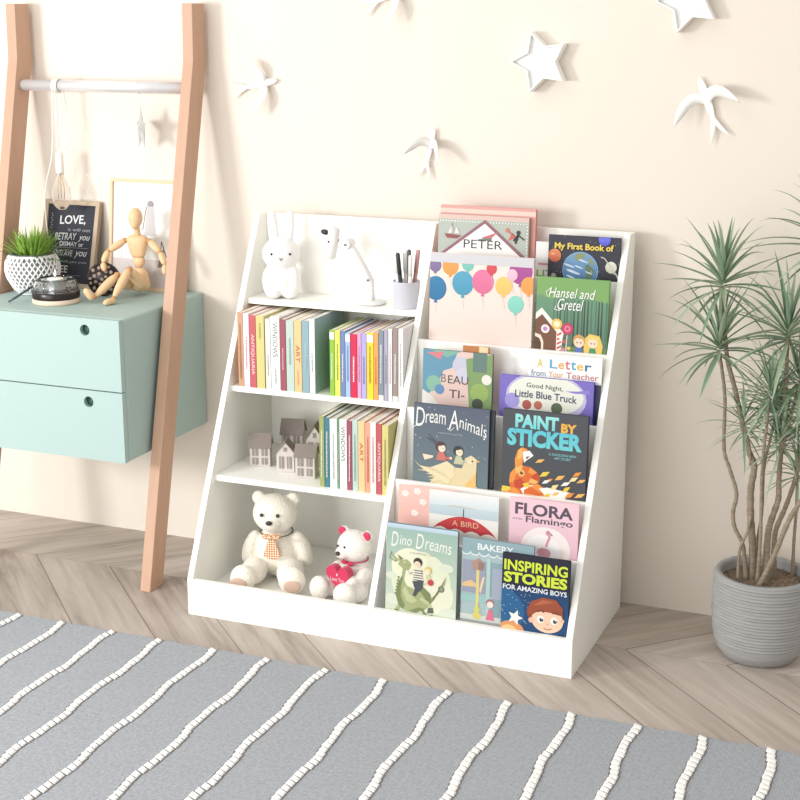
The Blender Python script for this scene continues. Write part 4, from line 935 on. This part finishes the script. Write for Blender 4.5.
a.text('DISMAY or', .30, .47, .80, .53, CHK, .01); a.line([(.1, .45), (.9, .455)], .006, CH2); a.text('ENSLAVE', .18, .34, .60, .42, CHK, 0, .25); a.text('you', .63, .32, .90, .41, CHK, 0, .4)
a.text('it will set you', .25, .25, .9, .29, CH2); a.text('FREE', .18, .13, .52, .22, CHK, .01); a.line([(.15, .09), (.8, .10)], .006, CH2)
for i in range(7): a.circ(.08 + .02 * (i % 2), .7 + i * .03, .012, CH2, n=8)
a.build('lettering', cb_, loc=(.0121, .005, .0121), eps=.00003)

# picture frame with pale print
pf = thing('framed_print', (-.458, -.045, Z0), 'thin wooden picture frame with a white print behind the mannequin', 'picture frame', rot=(-.115, 0, 0))
fw_, fh = .222, .288
q = MB(); t_ = .008
q.box((0, 0, 0), (fw_, .014, t_)); q.box((0, 0, fh - t_), (fw_, .014, fh)); q.box((0, 0, t_), (t_, .014, fh - t_)); q.box((fw_ - t_, 0, t_), (fw_, .014, fh - t_)); q.build('frame', mat('light_frame_wood', (222, 196, 164), .6, var=.08, vscale=18), pf, .0008)
boxpart('backing', (t_ + .0001, .006, t_ + .0001), (fw_ - t_ - .0001, .012, fh - t_ - .0001), mat('paper_white', (246, 244, 240), .8), pf, 0)
a = Art(fw_ - 2 * t_ - .001, fh - 2 * t_ - .001)
a.rect(0, 0, 1, 1, (247, 246, 243)); a.rect(0, 0, 1, .27, (214, 200, 198), (226, 214, 210)); a.poly([(.12, .1), (.13, .93), (.145, .93), (.14, .1)], (222, 216, 208))
a.circ(.55, .80, .05, (150, 146, 148)); a.poly([(.50, .78), (.60, .78), (.64, .5), (.46, .5)], (206, 204, 206)); a.line([(.49, .78), (.44, .55)], .015, (130, 124, 126)); a.poly([(.66, .2), (.76, .42), (.78, .2)], (150, 130, 136)); a.line([(.7, .2), (.72, .45), (.80, .3)], .012, (110, 96, 104))
a.build('print', pf, loc=(t_ + .0005, .006, t_ + .0005), eps=.00003)

# decorative disc
dc = thing('decorative_disc', (-.401, -.152, Z0 + .0005), 'round dark disc set with brown pebbles beside the mannequin', 'ornament', rot=(-.10, 0, radians(24)))
q = MB(); Rd = .0435
q.tube([(0, 0, Rd), (0, .010, Rd)], Rd - .002, 48); q.tube([((Rd - .003) * cos(a), .002, Rd + (Rd - .003) * sin(a)) for a in [2 * pi * i / 48 for i in range(48)]], .0030, 8, closed=True); q.build('disc', mat('dark_brown_resin', (44, 32, 30), .45), dc)
q = MB(); rr = random.Random(8); pts = []
for i in range(3000):
    x, z = rr.uniform(-1, 1) * Rd, rr.uniform(-1, 1) * Rd
    if math.hypot(x, z) < Rd - .0085 and all(math.hypot(x - a_, z - b_) > .0112 for a_, b_ in pts): pts.append((x, z))
for x, z in pts: q.ell((x, -.0006, Rd + z), (rr.uniform(.0040, .0056), .0020, rr.uniform(.0040, .0056)), seg=10, rings=6)
tag(q.build('pebbles', mat('brown_pebble', (158, 140, 132), .4, var=.25, vscale=120), dc), None, None, kind='stuff')

# mannequin
MW = mat('maple_wood', (228, 194, 152), .45, var=.09, vscale=14, stretch=(3, 3, .6)); JW = mat('joint_wood', (196, 148, 100), .5, var=.08)
mo = Vector((-.330, -.10, Z0))
mn = thing('wooden_mannequin', mo, 'jointed wooden artist mannequin sitting on the mint cabinet', 'mannequin')
def V(x, y, z): return Vector((x, y, z)) - mo
def limb(name, a_, b_, r0, r1, r2=None):
    a_, b_ = V(*a_), V(*b_); q = MB(); n = 9; pts = [a_.lerp(b_, i / n) for i in range(n + 1)]; r2 = r2 or r1
    rad = []
    for i in range(n + 1):
        t = i / n; r_ = r0 + (r2 - r0) * t + (r1 - (r0 + r2) / 2) * sin(pi * t); e_ = min(t, 1 - t) * n
        rad.append(r_ * (.55 if e_ < .5 else (.9 if e_ < 1.5 else 1)))
    q.tube(pts, rad, 16); return q.build(name, MW, mn)
def ball(p, r_): q = MB(); q.ell(V(*p), (r_, r_, r_), seg=14, rings=10); return q.build('joint', JW, mn)
hd = (-.327, -.104, .892)
q = MB(); q.ell(V(*hd), (.0185, .019, .026)); q.ell(V(-.327, -.108, .880), (.0125, .014, .018)); o = q.build('head', MW, mn)
r = o.modifiers.new('union', 'REMESH'); r.mode = 'VOXEL'; r.voxel_size = .002; r.use_smooth_shade = True
limb('neck', (-.329, -.098, .874), (-.331, -.092, .840), .008, .0085)
q = MB(); c = V(-.333, -.09, .818)
q.lathe([(0, -.030), (.016, -.030), (.021, -.022), (.027, 0), (.031, .016), (.027, .024), (.012, .029), (0, .029)], c, 24); o = q.build('chest', MW, mn)
for v in o.data.vertices: v.co.y = c.y + (v.co.y - c.y) * .68
q = MB(); q.ell(V(-.331, -.09, .778), (.017, .013, .016)); q.build('waist', MW, mn)
q = MB(); c = V(-.330, -.092, .732)
q.lathe([(0, -.030), (.020, -.030), (.028, -.020), (.028, -.004), (.022, .018), (.014, .028), (0, .030)], c, 24); o = q.build('pelvis', MW, mn)
for v in o.data.vertices: v.co.y = c.y + (v.co.y - c.y) * .72
shl, shr = (-.368, -.095, .830), (-.299, -.088, .831)
ell_, elr = (-.398, -.128, .806), (-.262, -.098, .806); wrl, wrr = (-.404, -.146, .778), (-.246, -.104, .776)
for n_, a_, b_, r0, r1 in (('upper_arm', shl, ell_, .008, .0098), ('upper_arm', shr, elr, .008, .0098), ('forearm', ell_, wrl, .007, .0085), ('forearm', elr, wrr, .007, .0085)): limb(n_, a_, b_, r0, r1, .006)
limb('hand', wrl, (-.397, -.150, .756), .006, .008, .004); limb('hand', wrr, (-.243, -.112, .752), .006, .008, .004)
hp1, hp2 = (-.312, -.104, .712), (-.350, -.104, .714)
kn1, kn2 = (-.318, -.158, .768), (-.350, -.166, .752); an1, an2 = (-.323, -.228, .706), (-.376, -.232, .706)
limb('thigh', hp1, kn1, .012, .0145, .009); limb('thigh', hp2, kn2, .012, .0145, .009); limb('shin', kn1, an1, .009, .0115, .006); limb('shin', kn2, an2, .009, .0115, .006)
limb('foot', (-.320, -.226, .7005), (-.330, -.262, .6985), .0065, .0085, .006); limb('foot', (-.378, -.236, .7005), (-.392, -.252, .728), .0075, .0095, .006)
for p, r_ in ((shl, .0075), (shr, .0075), (ell_, .0065), (elr, .0065), (kn1, .0085), (kn2, .0085), (an1, .006), (an2, .006)): ball(p, r_)

# ------------------------------------------------------------------ wall ornaments
PW = mat('white_card', (246, 244, 240), .6, var=.008)
def swallow(px, pz, ang, span, label, lift=(.5, .5), mirror=1):
    """head points to +z before turning by ang in the wall plane; wings fold out from the wall"""
    r = thing('paper_swallow', (px, -.010, pz), label, 'wall ornament', 'white paper swallows on the wall', (0, ang, 0))
    k = span / .14
    def wing(s_, lf):
        lead = [(0, .020), (.018, .026), (.040, .022), (.060, .006), (.076, -.022)]
        trail = [(0, -.008), (.014, .004), (.030, .004), (.050, -.008), (.076, -.022)]
        n = 8; L_ = catmull([(a, b, 0) for a, b in lead], 3); T_ = catmull([(a, b, 0) for a, b in trail], 3)
        vs = []; fs = []
        for a_, b_ in zip(L_, T_):
            for p in (a_, b_): vs.append((s_ * p.x * k * cos(lf), -abs(p.x) * k * sin(lf) - .001, p.y * k))
        for i in range(len(L_) - 1): fs.append((2 * i, 2 * i + 1, 2 * i + 3, 2 * i + 2))
        q = MB(); q.add(vs, fs, None, True); o = q.build('wing', PW, r); sm = o.modifiers.new('thick', 'SOLIDIFY'); sm.thickness = .0014
    wing(-1, lift[0]); wing(1, lift[1])
    q = MB(); B = [(0, .052), (.006, .040), (.008, .020), (.007, -.010), (.004, -.030), (.012, -.052), (.020, -.074), (.006, -.056), (0, -.044), (-.006, -.056), (-.020, -.074), (-.012, -.052), (-.004, -.030), (-.007, -.010), (-.008, .020), (-.006, .040)]
    q.prism([(x * k, z * k) for x, z in B], 'y', -.0035, .0); q.build('body', PW, r, .001)
    q = MB(); q.tube([(0, 0, 0), (0, .0098, 0)], .003, 8); q.build('wall_peg', PW, r)
    return r
swallow(-.015, 1.226, radians(78), .150, 'white paper swallow at upper left, flying right beside the ladder', (.55, .55))
swallow(.335, 1.437, radians(65), .14, 'white paper swallow cut by the top edge of the picture', (.5, .6))
swallow(.440, 1.085, radians(12), .14, 'white paper swallow above the middle of the bookshelf, flying up', (1.0, .9))
swallow(1.095, 1.206, radians(-22), .165, 'white paper swallow at upper right above the plant', (.45, .6))
def wall_star(cx, cz, R, rot, label):
    r = thing('wall_star', (cx, 0, cz), label, 'wall ornament', 'white star boxes on the wall')
    dp = .034; P_ = star_pts(R, R * .53, rot); I_ = star_pts(R - .0075, R * .53 - .0045, rot); n = 10
    vs = [(x, -dp, z) for x, z in P_] + [(x, -dp, z) for x, z in I_] + [(x, -dp + .010, z) for x, z in I_] + [(x, -.0005, z) for x, z in P_]
    fs = []
    for i in range(n):
        k = (i + 1) % n; fs += [(i, k, n + k, n + i), (n + i, n + k, 2 * n + k, 2 * n + i), (i, 3 * n + i, 3 * n + k, k)]
    fs.append([3 * n + i for i in range(n)])
    q = MB(); q.add(vs, fs); q.build('rim', PW, r, .0006, 1)
    q = MB(); q.prism([(x * .999, z * .999) for x, z in I_], 'y', -dp + .010, -.002); q.build('face', mat('pale_grey_card', (232, 233, 231), .6, var=.01), r)
wall_star(.713, 1.289, .071, radians(180), 'white star box in the upper middle of the wall')
wall_star(1.043, 1.424, .072, radians(182), 'white star box cut by the top edge at upper right')

# ------------------------------------------------------------------ rug
RY0 = -.632
rug = thing('rug', (.4, RY0 - .65, 0), 'grey woven rug with dashed white stripes', 'rug')
ro = -Vector((.4, RY0 - .65, 0))
q = MB(); edge = []
n = 260; x0, x1 = -1.0, 1.72
rr = random.Random(1)
top = [(x0 + (x1 - x0) * i / n, RY0 + .0022 * sin(i * .9) + rr.uniform(-.0012, .0012)) for i in range(n + 1)]
q.prism(top + [(x1, RY0 - 1.35), (x0, RY0 - 1.35)], 'z', .0003, .0065); o = q.build('base_weave', rug_mat(), rug); o.location = ro
TW = mat('cream_wool', (253, 251, 247), .95, var=.05, vscale=200, bump=.5, bscale=500, spec=.1)
SHD = mat('stitch_shade', (124, 122, 122), .95)  # dark strip colour standing in for shade around and between the white stitches
XS = [-.645, -.509, -.373, -.243, -.108, .022, .158, .296, .434, .579, .722, .861, .995, 1.127, 1.262, 1.400, 1.54]
for si, sx in enumerate(XS):
    q = MB(); y = RY0 - .004; rr = random.Random(40 + si); ph = rr.uniform(0, 6.28)
    wv = lambda yy: sx + .006 + (RY0 - yy) * .018 + .0042 * sin(yy * 24 + ph) + .0014 * sin(yy * 61 + ph)
    while y > RY0 - 1.30:
        Lc = rr.uniform(.0165, .0195); xc = wv(y - Lc / 2) + rr.uniform(-.0006, .0006)
        w_ = rr.uniform(.0080, .0095); sk = .0035; a0, a1 = y, y - Lc + .0038
        def ring(f, z):
            e_ = (1 - f) * .008
            return [(xc - w_ * f, a0 - e_ + sk, z), (xc + w_ * f, a0 - e_ - sk, z), (xc + w_ * f, a1 + e_ - sk, z), (xc - w_ * f, a1 + e_ + sk, z)]
        vs = ring(1, .0066) + ring(1, .0085) + ring(.78, .0105)
        fs = [(0, 1, 5, 4), (1, 2, 6, 5), (2, 3, 7, 6), (3, 0, 4, 7), (4, 5, 9, 8), (5, 6, 10, 9), (6, 7, 11, 10), (7, 4, 8, 11), (8, 9, 10, 11)]
        q.add(vs, fs, TW)
        ww = .0108
        q.box((xc - ww, a1 - .0039, .0063), (xc + ww, a0 + .0001, .0072), SHD); y -= Lc
    o = q.build('stitched_stripe', None, rug); o.location = ro

# ------------------------------------------------------------------ big potted plant
PC = Vector((1.304, -.182, 0))
pl_ = thing('potted_dracaena', PC, 'tall dracaena with spiky green crowns in a ribbed grey pot', 'potted plant')
prof_p = [(0, 0), (.070, 0), (.082, .006), (.096, .028), (.103, .060), (.1065, .10), (.1075, .16), (.106, .196), (.103, .200), (.093, .199), (.091, .192), (.091, .172), (0, .172)]
pf_ = []
for i, (r_, z) in enumerate(prof_p[:8]): pf_.append((r_, z))
dense = []
for (r0, z0), (r1, z1) in zip(pf_[3:], pf_[4:]):
    k = max(2, int((z1 - z0) / .0011))
    for j in range(k):
        t = j / k; z = z0 + (z1 - z0) * t
        rib = .0012 * (sin(z * 2 * pi / .0075) + .6 * sin(z * 2 * pi / .0206)) if z > .045 else 0
        dense.append((r0 + (r1 - r0) * t + rib, z))
q = MB(); q.lathe(pf_[:3] + dense + prof_p[7:], (0, 0, 0), 72)
q.build('pot', mat('ribbed_grey_ceramic', (160, 160, 159), .8, var=.16, vscale=25, bump=.3, bscale=200, stretch=(1, 1, 6)), pl_)
q = MB(); rr = random.Random(6); q.lathe([(0, .160), (.0905, .160), (.0905, .176), (.05, .180), (0, .182)], (0, 0, 0), 40); 
for i in range(420):
    a = rr.uniform(0, 2 * pi); r_ = .088 * math.sqrt(rr.random()); s_ = rr.uniform(.002, .0060)
    q.ell((r_ * cos(a), r_ * sin(a), .181 - .05 * r_), (s_, s_, s_ * .8), seg=6, rings=4)
tag(q.build('soil', mat('brown_soil', (132, 114, 98), .95, var=.5, vscale=150), pl_), None, None, kind='stuff')
BARK = mat('ringed_bark', (158, 143, 124), .85, var=.55, vscale=16, bump=.8, bscale=60, stretch=(1, 1, 14))
def trunk(pts, r0, r1):
    pts = [Vector(p) - PC for p in pts]; c = catmull(pts, 7); n = len(c); q = MB()
    rad = [.86 * (r0 + (r1 - r0) * i / (n - 1)) * (1 + .09 * sin(i * 2.1)) * (1 + .35 * max(0, 1 - i / 4)) for i in range(n)]
    q.tube(c, rad, 10); return q.build('trunk', BARK, pl_)
TR = [([(1.325, -.19, .47), (1.335, -.188, .53), (1.345, -.178, .59), (1.350, -.17, .636)], .004, .0032), ([(1.270, -.19, .172), (1.257, -.19, .255), (1.237, -.19, .295), (1.231, -.19, .330), (1.236, -.19, .374), (1.219, -.19, .427), (1.203, -.19, .475), (1.199, -.19, .584), (1.189, -.19, .650), (1.180, -.19, .693)], .0058, .0042),
 ([(1.281, -.18, .170), (1.278, -.18, .245), (1.269, -.18, .314), (1.265, -.18, .383), (1.269, -.18, .439), (1.256, -.18, .470), (1.242, -.18, .518), (1.218, -.18, .606), (1.196, -.18, .682), (1.181, -.18, .801), (1.179, -.18, .832)], .0105, .0045),
 ([(1.284, -.15, .170), (1.282, -.15, .250), (1.288, -.15, .331), (1.286, -.15, .423), (1.295, -.15, .493), (1.303, -.15, .545)], .0042, .0032),
 ([(1.311, -.19, .170), (1.309, -.19, .265), (1.312, -.19, .312), (1.326, -.19, .371), (1.325, -.19, .412), (1.325, -.19, .485), (1.326, -.19, .596), (1.323, -.19, .734)], .0095, .0045),
 ([(1.324, -.16, .170), (1.321, -.16, .244), (1.322, -.16, .292), (1.340, -.16, .350), (1.357, -.16, .421), (1.370, -.16, .504), (1.381, -.16, .556)], .008, .004),
 ([(1.299, -.225, .170), (1.326, -.222, .243), (1.354, -.22, .334), (1.372, -.21, .373), (1.405, -.20, .44), (1.412, -.18, .60), (1.394, -.16, .80), (1.392, -.16, .925)], .007, .0045),
 ([(1.361, -.13, .170), (1.359, -.13, .263), (1.359, -.13, .333), (1.356, -.13, .418)], .0045, .0035),
 ([(1.255, -.215, .172), (1.254, -.215, .251), (1.266, -.20, .293), (1.270, -.186, .330)], .0042, .0035),
 ([(1.295, -.20, .172), (1.296, -.21, .3), (1.292, -.22, .45), (1.298, -.22, .60)], .005, .0035),
 ([(1.262, -.18, .44), (1.258, -.195, .49), (1.246, -.20, .532)], .0035, .003)]
for t_ in TR: trunk(*t_)
LF1 = mat('dracaena_green', (156, 174, 146), .55, var=.25, vscale=14); LF2 = mat('dracaena_dark', (128, 156, 128), .55, var=.25, vscale=14)
def crown(c, n, L, seed, upb=0.0, w=.0122, low=-.62):
    rr = random.Random(seed); q = MB(); c = Vector(c) - PC
    for i in range(n):
        t = i / n; az = i * 2.39996 + rr.uniform(-.3, .3)
        el = low + (1.5 - low) * (t ** .8) + rr.uniform(-.12, .12)
        el = min(el, 1.5)
        d = Vector((cos(az) * cos(el), sin(az) * cos(el) * .9, sin(el)))
        ln = L * rr.uniform(.78, 1.1) * (.82 if t > .8 else 1)
        base = c + Vector((0, 0, (t - .5) * .035)) + d * .004
        # keep blades in front of the wall
        if PC.y + base.y + d.y * ln > -.012: d.y = (-.012 - PC.y - base.y) / ln; d.normalize()
        leaf(q, base, d, ln, w * rr.uniform(.75, 1.1), rr.uniform(.3, 1.0) if el > .2 else rr.uniform(.3, .9), 8, LF1 if rr.random() < .65 else LF2)
    q.v = [(v[0], min(v[1], -.010 - PC.y), v[2]) for v in q.v]
    q.build('leaf_crown', None, pl_)
crown((1.179, -.18, .838), 40, .160, 11); crown((1.180, -.19, .700), 38, .160, 12); crown((1.323, -.19, .738), 44, .165, 13)
crown((1.392, -.16, .930), 46, .180, 14); crown((1.304, -.15, .557), 52, .120, 15, w=.0075); crown((1.245, -.20, .537), 30, .100, 16, w=.0065, low=-.9)
crown((1.325, -.19, .500), 46, .115, 20, w=.0075, low=-.8); crown((1.350, -.17, .640), 44, .125, 21, w=.0075, low=-.8)
crown((1.382, -.16, .561), 50, .140, 17, w=.008); crown((1.355, -.13, .421), 36, .095, 18, w=.0065); crown((1.298, -.22, .612), 46, .120, 19, w=.0075, low=-.9)
bpy.context.view_layer.update()
